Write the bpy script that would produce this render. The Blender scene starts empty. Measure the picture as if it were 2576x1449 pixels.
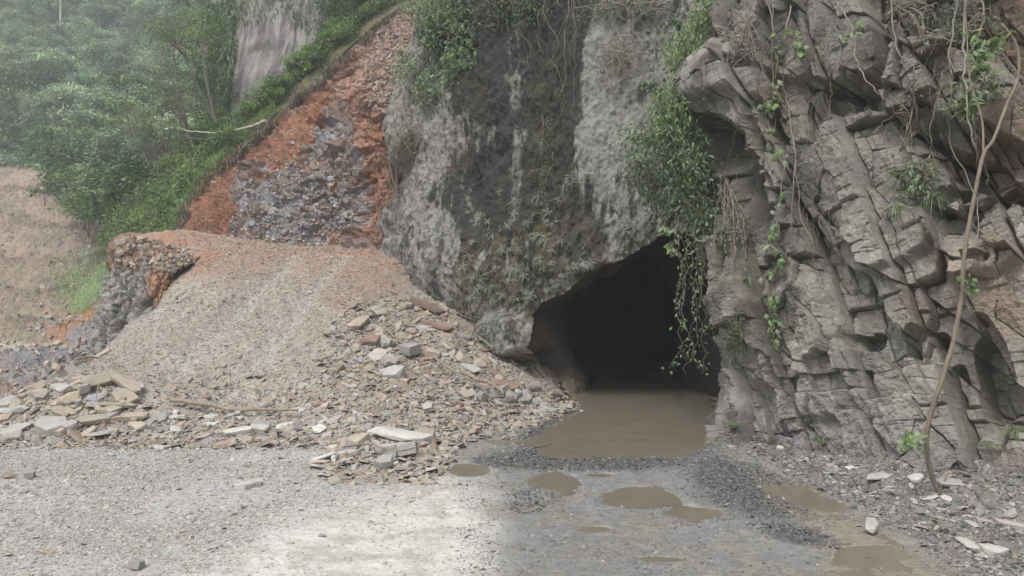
import bpy, bmesh, math, random
import numpy as np
from mathutils import Vector, Matrix

S = bpy.context.scene
COL = S.collection
R = math.radians
rng = np.random.default_rng(11)
random.seed(5)

# ------------------------------------------------------------------ camera, sky, sun
CAMZ, FPX, CX, CY = 4.0, 1983.0, 1288.0, 724.5       # eye height (m), focal length and centre in photo units
cam_d = bpy.data.cameras.new('camera'); cam = bpy.data.objects.new('camera', cam_d); COL.objects.link(cam)
cam.location = (0, 0, CAMZ); cam.rotation_euler = (R(90), 0, 0)
cam_d.angle = 2*math.atan(1288/FPX); cam_d.clip_start = .1; cam_d.clip_end = 3000
S.camera = cam
W = bpy.data.worlds.new('World'); S.world = W; W.use_nodes = True
nt = W.node_tree; nt.nodes.clear()
SUN_EL, SUN_AZ = 58, 215          # azimuth from north(+Y) clockwise
sky = nt.nodes.new('ShaderNodeTexSky'); sky.sky_type = 'NISHITA'; sky.sun_disc = False
sky.sun_elevation = R(SUN_EL); sky.sun_rotation = R(SUN_AZ); sky.dust_density = 5; sky.air_density = 1.2; sky.ozone_density = .6; sky.altitude = 900
hs = nt.nodes.new('ShaderNodeHueSaturation'); hs.inputs['Saturation'].default_value = .28
bg = nt.nodes.new('ShaderNodeBackground'); bg.inputs['Strength'].default_value = .13
wo = nt.nodes.new('ShaderNodeOutputWorld')
nt.links.new(sky.outputs[0], hs.inputs['Color']); nt.links.new(hs.outputs[0], bg.inputs[0]); nt.links.new(bg.outputs[0], wo.inputs[0])
sd = bpy.data.lights.new('sun', 'SUN'); sd.energy = 1.3; sd.angle = R(22); sd.color = (1, .96, .9)
sun = bpy.data.objects.new('sun', sd); COL.objects.link(sun)
_a, _e = R(SUN_AZ), R(SUN_EL)
_dir = Vector((math.sin(_a)*math.cos(_e), math.cos(_a)*math.cos(_e), math.sin(_e)))
sun.rotation_euler = _dir.to_track_quat('Z', 'Y').to_euler()
S.view_settings.view_transform = 'Standard'; S.view_settings.look = 'None'; S.view_settings.gamma = 1
S.view_settings.use_curve_mapping = False; S.view_settings.exposure = .85
S.cycles.use_denoising = True
S.cycles.max_bounces = 6; S.cycles.diffuse_bounces = 3; S.cycles.transparent_max_bounces = 8; S.cycles.volume_bounces = 3

# ------------------------------------------------------------------ helpers
def pw(px, py, Y):
    px, py, Y = np.broadcast_arrays(np.asarray(px, float), np.asarray(py, float), np.asarray(Y, float))
    return np.stack([(px-CX)/FPX*Y, Y, CAMZ-(py-CY)/FPX*Y], -1)
def proj(P):
    Y = np.maximum(P[..., 1], .01)
    return P[..., 0]/Y*FPX+CX, CY-(P[..., 2]-CAMZ)/Y*FPX
def sst(x, a, b):
    t = np.clip((x-a)/(b-a), 0, 1); return t*t*(3-2*t)
def hsh(ix, iy, iz, s):
    n = (ix*374761393+iy*668265263+iz*1274126177+s*982451653) & 0xffffffff
    n = ((n ^ (n >> 13))*1274126177) & 0xffffffff
    n = n ^ (n >> 16)
    return (n & 0xffffff)/16777215.0
def noise(P, s=0):
    F = np.floor(P).astype(np.int64); f = P-F; f = f*f*(3-2*f)
    ix, iy, iz = F[..., 0], F[..., 1], F[..., 2]
    def g(a, b, c): return hsh(ix+a, iy+b, iz+c, s)
    x, y, z = f[..., 0], f[..., 1], f[..., 2]
    a = g(0,0,0)*(1-x)+g(1,0,0)*x; b = g(0,1,0)*(1-x)+g(1,1,0)*x
    c = g(0,0,1)*(1-x)+g(1,0,1)*x; d = g(0,1,1)*(1-x)+g(1,1,1)*x
    return ((a*(1-y)+b*y)*(1-z)+(c*(1-y)+d*y)*z)*2-1
def fbm(P, o=4, s=0, g=.5):
    P = np.asarray(P, float); r = 0; a = 1; t = 0
    for k in range(o):
        r = r+a*noise(P*(2.03**k)+17.3*k, s+k); t += a; a *= g
    return r/t
def voro(U, V, s=0, jit=.85):
    iu, iv = np.floor(U).astype(np.int64), np.floor(V).astype(np.int64)
    d1 = np.full(U.shape, 9.); d2 = d1.copy(); r = np.zeros(U.shape); r2 = r.copy(); du = r.copy(); dv = r.copy()
    for a in (-1, 0, 1):
        for b in (-1, 0, 1):
            cu, cv = iu+a, iv+b; z0 = cu*0
            ju = cu+.5+(hsh(cu, cv, z0, s)-.5)*jit; jv = cv+.5+(hsh(cu, cv, z0+1, s)-.5)*jit
            d = np.abs(U-ju)*.55+np.abs(V-jv)*.55+np.hypot(U-ju, V-jv)*.45
            m = d < d1
            d2 = np.where(m, d1, np.minimum(d2, d))
            r = np.where(m, hsh(cu, cv, z0+2, s), r); r2 = np.where(m, hsh(cu, cv, z0+3, s), r2)
            du = np.where(m, U-ju, du); dv = np.where(m, V-jv, dv); d1 = np.where(m, d, d1)
    return d1, d2, r, r2, du, dv
def interp_curve(C, t):
    n = len(C); i = np.clip(np.floor(t).astype(int), 0, n-2); f = t-i
    g = lambda k: C[np.clip(k, 0, n-1)]
    p0, p1, p2, p3 = g(i-1), g(i), g(i+1), g(i+2)
    p0 = np.where((i-1 < 0)[(...,)+(None,)*(C.ndim-1)], 2*p1-p2, p0); p3 = np.where((i+2 > n-1)[(...,)+(None,)*(C.ndim-1)], 2*p2-p1, p3)
    f = f[(...,)+(None,)*(C.ndim-1)]
    return .5*(2*p1+(p2-p0)*f+(2*p0-5*p1+4*p2-p3)*f**2+(3*p1-p0-3*p2+p3)*f**3)
def sheet(ctrl, nv, nu):
    C = np.asarray(ctrl, float)
    if C.shape[-1] == 3: pass
    A = interp_curve(C, np.linspace(0, C.shape[0]-1, nv))
    B = interp_curve(np.swapaxes(A, 0, 1).copy(), np.linspace(0, C.shape[1]-1, nu))
    return np.swapaxes(B, 0, 1).copy()
def ctrl_px(rows): return [[pw(*p) for p in r] for r in rows]
def grid_normals(P):
    gu = np.gradient(P, axis=1); gv = np.gradient(P, axis=0)
    n = np.cross(gu, gv); n /= np.linalg.norm(n, axis=-1, keepdims=True)+1e-9
    s = np.sign(np.sum(n*(np.array([0, 0, CAMZ])-P), -1).mean()) or 1
    return n*s
def set_mesh(name, V, F, C=None, smooth=True, wet=None):
    """V (n,3); F list of arrays (m,k); C per-vertex rgb"""
    me = bpy.data.meshes.new(name)
    V = np.asarray(V, np.float32).reshape(-1, 3)
    if not isinstance(F, list): F = [F]
    F = [np.asarray(f, np.int32) for f in F if len(f)]
    me.vertices.add(len(V)); me.vertices.foreach_set('co', V.ravel())
    idx = np.concatenate([f.ravel() for f in F]); tot = np.concatenate([np.full(len(f), f.shape[1], np.int32) for f in F])
    st = np.concatenate([[0], np.cumsum(tot)[:-1]]).astype(np.int32)
    me.loops.add(len(idx)); me.loops.foreach_set('vertex_index', idx)
    me.polygons.add(len(tot)); me.polygons.foreach_set('loop_start', st)
    try: me.polygons.foreach_set('loop_total', tot)
    except Exception: pass
    me.polygons.foreach_set('use_smooth', np.full(len(tot), bool(smooth)))
    me.update(calc_edges=True)
    if C is not None:
        a = me.color_attributes.new('Col', 'FLOAT_COLOR', 'POINT')
        C = np.asarray(C, np.float32).reshape(-1, 3)
        a.data.foreach_set('color', np.concatenate([np.clip(C, 0, 1), np.ones((len(C), 1), np.float32) if wet is None else np.asarray(wet, np.float32).reshape(-1, 1)], 1).ravel())
    return me
def link(name, me, mat=None, parent=None, loc=None):
    o = bpy.data.objects.new(name, me); COL.objects.link(o)
    if mat is not None and me is not None and not me.materials: me.materials.append(mat)
    if parent is not None: o.parent = parent
    if loc is not None: o.location = loc
    return o
def tag(o, label, cat, group=None, kind=None):
    if label: o['label'] = label
    if cat: o['category'] = cat
    if group: o['group'] = group
    if kind: o['kind'] = kind
    return o
def struct(o, label=None):
    o['kind'] = 'structure'
    if label: o['label'] = label
    return o
def grid_faces(nv, nu, keep=None):
    i = np.arange(nv*nu).reshape(nv, nu)
    F = np.stack([i[:-1, :-1], i[:-1, 1:], i[1:, 1:], i[1:, :-1]], -1).reshape(-1, 4)
    if keep is not None: F = F[keep.reshape(-1)]
    return F
class MB:
    def __init__(s): s.V = []; s.F = {}; s.C = []; s.n = 0
    def add(s, V, F, C):
        V = np.asarray(V, float).reshape(-1, 3); C = np.asarray(C, float); C = np.broadcast_to(C.reshape(-1, 3), V.shape)
        for f in (F if isinstance(F, list) else [F]):
            f = np.asarray(f)
            if len(f): s.F.setdefault(f.shape[1], []).append(f+s.n)
        s.V.append(V); s.C.append(C); s.n += len(V)
    def mesh(s, name, smooth=True):
        return set_mesh(name, np.concatenate(s.V), [np.concatenate(v) for v in s.F.values()], np.concatenate(s.C), smooth)
def tube(mb, P, r, col, k=5, jitter=0):
    P = np.asarray(P, float); n = len(P); r = np.broadcast_to(np.asarray(r, float), (n,))
    T = np.gradient(P, axis=0); T /= np.linalg.norm(T, axis=1, keepdims=True)+1e-9
    ref = np.array([.31, .9, .3]); A = np.cross(T, ref); A /= np.linalg.norm(A, axis=1, keepdims=True)+1e-9
    B = np.cross(T, A); a = np.linspace(0, 2*np.pi, k, endpoint=False)
    rr = r[:, None]*(1+jitter*rng.uniform(-1, 1, (n, k)))
    V = P[:, None]+rr[..., None]*(np.cos(a)[None, :, None]*A[:, None]+np.sin(a)[None, :, None]*B[:, None])
    i = np.arange(n*k).reshape(n, k); j = np.roll(i, -1, 1)
    F = np.stack([i[:-1], j[:-1], j[1:], i[1:]], -1).reshape(-1, 4)
    V = np.concatenate([V.reshape(-1, 3), P[:1], P[-1:]])
    c0 = np.stack([j[0], i[0], np.full(k, n*k)], -1); c1 = np.stack([i[-1], j[-1], np.full(k, n*k+1)], -1)
    mb.add(V, [F, np.concatenate([c0, c1])], col)
def smooth_line(P, n):
    P = np.asarray(P, float); return interp_curve(P, np.linspace(0, len(P)-1, n))
def unit(v): v = np.asarray(v, float); return v/(np.linalg.norm(v, axis=-1, keepdims=True)+1e-9)
def rand_dirs(n): return unit(rng.normal(size=(n, 3)))
def leaves(mb, P, D, N, L, Wd, C, bend=.15):
    """P base points, D unit direction, N unit approx normal, L length, Wd width, C colour (n,3)"""
    P = np.asarray(P, float); n = len(P)
    L = np.broadcast_to(np.asarray(L, float), (n,))[:, None]; Wd = np.broadcast_to(np.asarray(Wd, float), (n,))[:, None]
    Sd = unit(np.cross(D, N)); N2 = np.cross(Sd, D)
    m = P+D*L*.45+N2*L*bend*.5
    V = np.stack([P, m-Sd*Wd*.5-N2*Wd*.12, m, m+Sd*Wd*.5-N2*Wd*.12, P+D*L-N2*L*bend*.3], 1).reshape(-1, 3)
    b = np.arange(n)[:, None]*5
    F = np.concatenate([b+np.array([0, 1, 2]), b+np.array([1, 4, 2]), b+np.array([0, 2, 3]), b+np.array([2, 4, 3])])
    mb.add(V, F, np.repeat(np.broadcast_to(np.asarray(C, float), (n, 3)), 5, 0))
def vary(c, n, v=.2, h=.08):
    c = np.asarray(c, float); return np.clip(c*(1+rng.uniform(-v, v, (n, 1)))*(1+rng.uniform(-h, h, (n, 3))), 0, 1)

# ------------------------------------------------------------------ materials
def mat(name, rough=.85, spec=.3, bumps=(), cn=(), trans=0, vary_obj=0, base=None, coat=0, roughnoise=None):
    m = bpy.data.materials.new(name); m.use_nodes = True; t = m.node_tree; N = t.nodes; L = t.links
    p = N['Principled BSDF']; out = N['Material Output']
    p.inputs['Roughness'].default_value = rough; p.inputs['Specular IOR Level'].default_value = spec
    if base is None:
        a = N.new('ShaderNodeAttribute'); a.attribute_name = 'Col'; c = a.outputs['Color']
    else:
        a = N.new('ShaderNodeRGB'); a.outputs[0].default_value = (*base, 1); c = a.outputs[0]
    tc = N.new('ShaderNodeTexCoord')
    for sc, amt, zs in cn:        # colour noise: scale, amount, vertical stretch
        mp = N.new('ShaderNodeMapping'); mp.inputs['Scale'].default_value = (1, 1, zs); L.new(tc.outputs['Object'], mp.inputs[0])
        n = N.new('ShaderNodeTexNoise'); n.inputs['Scale'].default_value = sc; n.inputs['Detail'].default_value = 5; n.inputs['Roughness'].default_value = .65
        L.new(mp.outputs[0], n.inputs['Vector'])
        r = N.new('ShaderNodeMapRange'); r.inputs[1].default_value = .3; r.inputs[2].default_value = .7
        r.inputs[3].default_value = 1-amt; r.inputs[4].default_value = 1+amt; L.new(n.outputs[0], r.inputs[0])
        v = N.new('ShaderNodeVectorMath'); v.operation = 'SCALE'; L.new(c, v.inputs[0]); L.new(r.outputs[0], v.inputs['Scale']); c = v.outputs[0]
    if vary_obj:
        oi = N.new('ShaderNodeObjectInfo'); h = N.new('ShaderNodeHueSaturation')
        r = N.new('ShaderNodeMapRange'); r.inputs[3].default_value = 1-vary_obj; r.inputs[4].default_value = 1+vary_obj; L.new(oi.outputs['Random'], r.inputs[0])
        mul = N.new('ShaderNodeMath'); mul.operation = 'MULTIPLY'; mul.inputs[1].default_value = 37.7; L.new(oi.outputs['Random'], mul.inputs[0])
        fr = N.new('ShaderNodeMath'); fr.operation = 'FRACT'; L.new(mul.outputs[0], fr.inputs[0])
        r2 = N.new('ShaderNodeMapRange'); r2.inputs[3].default_value = .5-vary_obj*.06; r2.inputs[4].default_value = .5+vary_obj*.06; L.new(fr.outputs[0], r2.inputs[0])
        L.new(r2.outputs[0], h.inputs['Hue']); L.new(r.outputs[0], h.inputs['Value']); L.new(c, h.inputs['Color']); c = h.outputs[0]
    L.new(c, p.inputs['Base Color'])
    nrm = None
    for sc, dist, zs in bumps:
        mp = N.new('ShaderNodeMapping'); mp.inputs['Scale'].default_value = (1, 1, zs); L.new(tc.outputs['Object'], mp.inputs[0])
        n = N.new('ShaderNodeTexNoise'); n.inputs['Scale'].default_value = sc; n.inputs['Detail'].default_value = 6; n.inputs['Roughness'].default_value = .65
        L.new(mp.outputs[0], n.inputs['Vector'])
        b = N.new('ShaderNodeBump'); b.inputs['Distance'].default_value = dist; b.inputs['Strength'].default_value = 1
        L.new(n.outputs[0], b.inputs['Height'])
        if nrm: L.new(nrm, b.inputs['Normal'])
        nrm = b.outputs[0]
    if nrm: L.new(nrm, p.inputs['Normal'])
    if trans:
        tr = N.new('ShaderNodeBsdfTranslucent'); L.new(c, tr.inputs[0]); mx = N.new('ShaderNodeMixShader'); mx.inputs[0].default_value = trans
        L.new(p.outputs[0], mx.inputs[1]); L.new(tr.outputs[0], mx.inputs[2]); L.new(mx.outputs[0], out.inputs[0])
    if roughnoise:
        sc, lo, hi = roughnoise
        n = N.new('ShaderNodeTexNoise'); n.inputs['Scale'].default_value = sc; n.inputs['Detail'].default_value = 6; L.new(tc.outputs['Object'], n.inputs['Vector'])
        r = N.new('ShaderNodeMapRange'); r.inputs[1].default_value = .4; r.inputs[2].default_value = .6; r.inputs[3].default_value = lo; r.inputs[4].default_value = hi
        L.new(n.outputs[0], r.inputs[0]); L.new(r.outputs[0], p.inputs['Roughness'])
    return m
M = dict(
    rock=mat('cliff_rock', .9, .25, bumps=((2.5, .12, 1), (14, .03, 1.4)), cn=((1.6, .16, .5), (11, .22, 1))),
    block=mat('jointed_rock', .88, .25, bumps=((5, .06, 1.5), (24, .03, 2)), cn=((1.2, .15, 1), (9, .2, 1.2))),
    earth=mat('loose_earth', .95, .15, bumps=((3, .1, 1), (16, .04, 1)), cn=((2, .2, 1), (14, .25, 1))),
    ground=mat('gravel_ground', .95, .15, bumps=((7, .03, 1), (40, .012, 1)), cn=((3, .1, 1), (22, .22, 1))),
    stone=mat('shale_stone', .85, .3, bumps=((9, .02, 1),), cn=((4, .14, 1), (25, .15, 1)), vary_obj=.16),
    chips=mat('shale_chips', .9, .2),
    leaf=mat('leaf', .5, .35, trans=.3),
    tleaf=mat('tree_leaf', .6, .2, trans=.25, vary_obj=.28),
    bark=mat('bark', .9, .2, bumps=((30, .01, .3),), cn=((12, .3, .3),)),
    water=mat('muddy_water', .04, .5, base=(.175, .153, .118), bumps=((1.1, .006, 1), (5, .0015, 1)), cn=((.9, .12, 1),)),
    mud=mat('wet_mud', .5, .4, bumps=((6, .03, 1), (35, .012, 1)), cn=((3, .12, 1), (20, .2, 1))),
    grass=mat('grass', .6, .2, trans=.25),
)
_t = M['ground'].node_tree; _r = _t.nodes.new('ShaderNodeMapRange'); _r.inputs[3].default_value = .95; _r.inputs[4].default_value = .22
_at = [q for q in _t.nodes if q.type == 'ATTRIBUTE'][0]; _t.links.new(_at.outputs['Alpha'], _r.inputs[0]); _t.links.new(_r.outputs[0], _t.nodes['Principled BSDF'].inputs['Roughness'])
M['water'].node_tree.nodes['Principled BSDF'].inputs['IOR'].default_value = 1.33
# ------------------------------------------------------------------ ground height
GC = [(-16,6,0),(-8,6,0),(0,6,0),(8,6,0),(14,6,.3),(-13,14,0),(-6,13,0),(0,12,0),(5,12,0),(9.4,12,.3),(12,12,.8),
 (-13.7,20.6,.05),(-9,20.6,.05),(-5.5,20.6,.1),(-3.5,18.6,.05),(-2.3,17,0),(-1.2,19.5,0),(1,18,0),(4,19,0),(1,22,0),(3.5,25,-.05),(4.2,32,-.1),(4.5,45,-.1),(4,23,0),
 (.3,22.6,.0),(1.2,24.6,0),(2.2,26.2,0),
 (-14.7,23,.85),(-13,23.6,1.15),(-14.6,25.2,1.05),(-10,25,1.2),(-6,25,1.25),(-14.4,30,2.8),(-10,30,2.9),(-6.1,30,3.0),(-14.8,35,4.3),(-10,35,4.55),(-6.4,35,4.7),
 (-15,38.5,5.75),(-10,39.5,6.0),(-7,39.5,6.1),(-10,44,6.4),(-7,45,6.6),(-15,44,6.2),(-19.8,39.2,5.8),(-19.5,44,6.0),
 (-4.2,35,4.07),(-2.16,31,2.5),(-.85,29,1.43),(.58,27.4,.59),(1.9,27,.1),(-3.3,27,1.5),(-2.4,24.5,.75),(-3.6,22,.45),(-1.0,24.5,.4),(-.6,22.3,.12),(-4.2,31,3.0),
 (-2,33,3),(0,31,1.5),(2,30,.3),(-1,36,4),(0,42,5),
 (-17.5,24,-.6),(-17.2,27,-1),(-17.4,31,-1.2),(-18,35,-.3),(-21,33,-3),(-22,26,-3),(-20.5,37.3,1),(-23,40,-2),(-24,30,-4),(-23,46,-2),(-17,21,-.2),(-20,21,-.8),(-18,14,-.1),
 (5.5,20.5,.02),(6.6,17.8,.12),(7.3,16,.25),(8.2,14.6,.35),(9,13.3,.42),(9.8,11,.5),(5.9,18.2,0),(6.2,15.5,0),(7.1,13.2,.05),(7.8,11,.05),(6.2,22,.0),(6.8,24,.3),(8.5,18,.6),(10,15,.9),(6.5,8,0)]
GC = np.array(GC, float)
def _tps(d): return -np.sqrt(d*d+.6)
_n = len(GC); _A = np.zeros((_n+3, _n+3)); _D = np.linalg.norm(GC[:, None, :2]-GC[None, :, :2], axis=-1)
_A[:_n, :_n] = _tps(_D)+np.eye(_n)*.05; _A[:_n, _n] = 1; _A[:_n, _n+1:] = GC[:, :2]; _A[_n:, :_n] = _A[:_n, _n:].T
_w = np.linalg.solve(_A, np.concatenate([GC[:, 2], [0, 0, 0]]))
HX, HY, HS = np.arange(-40, 22, .15), np.arange(4, 60, .15), .15
_gx, _gy = np.meshgrid(HX, HY)
_H = _w[_n]+_w[_n+1]*_gx+_w[_n+2]*_gy
for k in range(_n): _H += _w[k]*_tps(np.hypot(_gx-GC[k, 0], _gy-GC[k, 1]))
_flat = 1-sst(np.abs(_H), .12, .4)                     # keep the road level
_H = _H*(1-.9*_flat*np.maximum(sst(_gx, -3, 1), 1-sst(_gy, 20, 21.5)))
def bil(G, x, y):
    fx = np.clip((x-HX[0])/HS, 0, len(HX)-1.001); fy = np.clip((y-HY[0])/HS, 0, len(HY)-1.001)
    i, j = fx.astype(int), fy.astype(int); a, b = fx-i, fy-j
    return (G[j, i]*(1-a)+G[j, i+1]*a)*(1-b)+(G[j+1, i]*(1-a)+G[j+1, i+1]*a)*b
# water filled hollows: px, py, rx, ry in photo units, on the level road
def flatpt(px, py): Y = CAMZ*FPX/(py-CY); return (px-CX)/FPX*Y, Y
PUD = []
for (px, py, rx, ry, dep) in [(1400,1206,68,21,.07),(1612,1249,88,23,.08),(1752,1286,64,15,.06),(1172,1180,48,15,.05),(1510,1194,34,5,.04),
        (1985,1235,60,18,.05),(2060,1268,70,14,.05),(2215,1388,60,16,.05),(1290,1112,60,9,.05),(1660,1405,50,6,.03),(1500,1330,30,5,.03)]:
    x, Y = flatpt(px, py); x1, _ = flatpt(px+rx, py); _, Ya = flatpt(px, py-ry); _, Yb = flatpt(px, py+ry)
    PUD.append((x, Y, x1-x, (Ya-Yb)/2, dep))
POOL = [flatpt(*p) for p in [(1345,1152),(1338,1105),(1380,1070),(1440,1040),(1470,1030)]]+[(2.2,29),(2.4,60),(7.2,60),(7,30)]+[flatpt(*p) for p in [(1797,1032),(1785,1075),(1768,1120),(1700,1148),(1500,1152)]]
def bump_(px, py, cx, cy, rx, ry, ang, d): return d*np.sqrt(np.clip(1-(1.2-1.2*ell(px, py, cx, cy, rx, ry, ang, .98)), 0, 1))
def inpoly(x, y, poly):
    r = np.zeros(np.shape(x), bool); n = len(poly)
    for i in range(n):
        (x0, y0), (x1, y1) = poly[i], poly[(i+1) % n]
        c = ((y0 > y) != (y1 > y)) & (x < (x1-x0)*(y-y0)/((y1-y0) or 1e-9)+x0); r ^= c
    return r
def polydist(x, y, poly):
    d = np.full(np.shape(x), 1e9); n = len(poly)
    for i in range(n):
        (x0, y0), (x1, y1) = poly[i], poly[(i+1) % n]
        t = np.clip(((x-x0)*(x1-x0)+(y-y0)*(y1-y0))/((x1-x0)**2+(y1-y0)**2+1e-9), 0, 1)
        d = np.minimum(d, np.hypot(x-x0-t*(x1-x0), y-y0-t*(y1-y0)))
    return np.where(inpoly(x, y, poly), -d, d)
WLEV = -.035
def ell(px, py, cx, cy, rx, ry, ang=0, soft=.35):
    c, s = math.cos(R(ang)), math.sin(R(ang)); dx, dy = px-cx, py-cy
    r = np.sqrt(((dx*c+dy*s)/rx)**2+((-dx*s+dy*c)/ry)**2)
    return 1-sst(r, 1-soft, 1+soft)
def polym(px, py, poly, soft=30): return 1-sst(polydist(px, py, poly), -soft, soft)
FILM = [(1890,1188),(1990,1200),(2110,1262),(2230,1330),(2350,1400),(2480,1500),(2050,1500),(2080,1400),(2030,1330),(1940,1270)]
FILM2 = [(1350,1300),(1780,1310),(2050,1400),(2100,1520),(1350,1520)]
BERM = [(1780,1035),(1838,1118),(1985,1192),(2112,1256),(2232,1324),(2358,1398),(2500,1510),(3900,2300),(3900,1200),(2300,1080),(1830,1000)]
def ground_h(x, y, detail=True):
    h = bil(_H, x, y)
    P = np.stack([x, y, x*0], -1)
    px, py = proj(np.stack([x, y, h], -1))
    on = sst(h, .25, .9)                                # ramp and heaps
    left = 1-sst(x+.35*(y-14), -3.2, -1.2)
    if detail:
        rough = .012+.085*on+.015*left+.03*sst(x, 6.2, 7.2)
        h = h+rough*(fbm(P*1.3, 5, 3, .6)*1.6)+rough*.6*fbm(P*6, 3, 9)
        # wheel tracks up the ramp
        for xa in (-10.6, -8.3):
            h = h-.15*on*np.exp(-((x-xa-.03*(y-30))/.38)**2)*(y < 38)
        # lug prints pressed into the mud beside the tunnel
        tr = ell(px, py, 1890, 1222, 120, 46, 18)
        h = h+tr*.035*np.sign(np.sin((y*1.05+x*.18)*26))*(.6+.4*noise(P*3, 5))
        # wheel ruts curving to the tunnel
        for xa, w in ((1.0, .22), (2.9, .2), (4.9, .3), (5.25, .2)):
            xr = xa+(.012*(y-18)**2 if xa < 4 else .30*(19-y)); k = (y < 18.5)*(x > -2)
            h = h-.035*k*np.exp(-((x-xr)/w)**2)*(1+.5*noise(P*np.array([1, .5, 1]), 8))+.022*k*np.exp(-((np.abs(x-xr)-w*1.7)/(w*.5))**2)
        # sagging lane along the right wall that holds a skin of water
        k = polym(px+25*noise(P, 12), py, FILM, 26); h = h*(1-k)+k*(WLEV+.024+.035*fbm(P*1.6, 5, 61, .7))
        k = polym(px, py, FILM2, 60)*.8; h = h*(1-k)+k*(.0+.03*fbm(P*1.1, 5, 65, .7))
        k = polym(px+14*noise(P*1.5, 14), py, BERM, 22); h = h+k*(.05+.16*np.abs(fbm(P*2.2, 4, 71, .6))+.05*noise(P*7, 73))
        # churned mud ridge edging the pool
        dp = polydist(x, y, POOL)
        h = h+.05*np.exp(-((dp-.35)/.3)**2)*(y < 26)*(1+fbm(P*4, 3, 44))
    h0 = h
    wob = .45*fbm(P*1.5, 5, 21, .6)
    for (cx, cy, rx, ry, dep) in PUD:
        r = np.hypot((x-cx)/rx, (y-cy)/ry)+wob*1.3
        k = 1-sst(r, .75, 1.25)
        h = h*(1-k)+(WLEV-dep)*k+k*.01*fbm(P*5, 2, 4)
    dp = polydist(x, y, POOL)+wob*1.2
    k = 1-sst(dp, -.45, .35); h = h*(1-k)+(WLEV-.25)*k
    return h
def ground_hit(px, py):
    """first point of the ground surface along the line of sight through a photo pixel"""
    px, py = np.atleast_1d(px).astype(float), np.atleast_1d(py).astype(float)
    Ys = np.linspace(8, 48, 320); X = (px[:, None]-CX)/FPX*Ys; Z = CAMZ-(py[:, None]-CY)/FPX*Ys
    b = bil(_H, X, np.broadcast_to(Ys, X.shape)) > Z
    i = np.where(b.any(1), b.argmax(1), 319); Y = Ys[i]
    return (px-CX)/FPX*Y, Y
def mixc(a, b, k): return a*(1-k[..., None])+np.asarray(b, float)*k[..., None]
LEFTPOLY = [(-200,1500),(-200,1100),(300,1120),(830,1120),(830,1230),(1010,1230),(1130,1205),(1225,1260),(1235,1500)]
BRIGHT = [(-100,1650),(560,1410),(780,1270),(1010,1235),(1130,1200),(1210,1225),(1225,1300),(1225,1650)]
def h0_(z): return 1-sst(z, .05, .3)
def ground_paint(P):
    px, py = proj(P); x, y, z = P[..., 0], P[..., 1], P[..., 2]
    nl = fbm(P*.55, 4, 31); nm = fbm(P*2.3, 4, 41); nf = fbm(P*9, 3, 51)
    wx = px+60*nl+18*nm; wy = py+18*nl+6*nm
    c = np.zeros(P.shape)+np.array([.205, .203, .20])                       # wet road
    c = mixc(c, (.25, .236, .20), sst(nm+.7*nl+.4*nf, -.15, .5)*.8)
    c = mixc(c, (.095, .098, .105), .8*np.clip(ell(wx, wy, 1450, 1160, 260, 24)+ell(wx, wy, 1870, 1230, 150, 60, 20)+ell(wx, wy, 2000, 1345, 90, 22, 12), 0, 1))
    k = polym(wx, py+8*nm, [(p[0], p[1]) for p in LEFTPOLY], 30)
    c = mixc(c, (.39, .38, .365), k)
    c = mixc(c, (.34, .30, .28), k*sst(nl, .05, .4)*.6)
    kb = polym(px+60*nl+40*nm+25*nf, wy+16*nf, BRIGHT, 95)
    c = mixc(c, (.52, .505, .465), kb); c = mixc(c, (.36, .34, .31), kb*sst(nm+.5*nf, .05, .4)*.75)  # pale dry ground, with the overexposed brightness also painted into its colour
    on = sst(z, .12, .5)*(x < 3)
    c = mixc(c, (.30, .275, .24), on)
    c = mixc(c, (.38, .35, .31), on*sst(nl+.35*nm, .0, .3)*.6); c = mixc(c, (.27, .235, .19), on*sst(nm+.6*nf, .1, .5)*.6)
    c = mixc(c, (.25, .17, .125), on*np.clip(ell(wx, wy, 1000, 860, 170, 60, 38)+.8*ell(wx, wy, 900, 720, 120, 60)+ell(wx, wy, 1040, 940, 70, 50), 0, 1)*.85)
    red = on*(1-sst(py+30*nl+14*nm, 655, 745))
    c = mixc(c, (.30, .21, .16), red*.85); c = mixc(c, (.33, .175, .11), red*sst(nl, -.1, .25)*np.clip(ell(px, py, 420, 650, 160, 60)+ell(px,py,930,640,120,40), 0, 1))
    for xa in (-10.6, -8.3):
        c = mixc(c, (.355, .34, .318), on*.6*np.exp(-((x-xa-.03*(y-30))/.45)**2)*(y < 38))
    berm = polym(wx, wy, BERM, 16)*(1-on)                            # clods at the foot of the right wall
    c = mixc(c, (.17, .16, .152), berm*.9); c = mixc(c, (.24, .205, .18), berm*.7*sst(px+40*nm, 2250, 2450)*sst(nl+nm, -.2, .2))
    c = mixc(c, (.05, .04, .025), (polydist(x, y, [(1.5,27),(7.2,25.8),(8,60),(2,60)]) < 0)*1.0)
    dp = polydist(x, y, POOL)
    c = mixc(c, (.075, .073, .07), (1-sst(dp+.3*nm, .1, .9))*(1-sst(y, 25, 27))*.75)
    c = mixc(c, (.25, .22, .165), np.clip(polym(wx, wy, FILM, 26), 0, 1)*.7)
    c = c*(1+.16*nf)[..., None]
    wet = np.clip(sst(px+25*nm, 1190, 1300)*(h0_(z))*(.35+.65*sst(nl+.8*nm, -.15, .25)), 0, 1)*(1-berm*.7)
    return c, wet
nv, nu = 640, 1100
_Y = 8*np.exp(np.linspace(0, math.log(54/8.), nv)); _u = np.concatenate([np.linspace(-1.5, -.70, 60, endpoint=False), np.linspace(-.70, .70, nu-120), np.linspace(.70, 1.5, 61)[1:]])
GP = np.zeros((nv, nu, 3)); GP[..., 1] = _Y[:, None]; GP[..., 0] = _u[None]*_Y[:, None]
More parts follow.
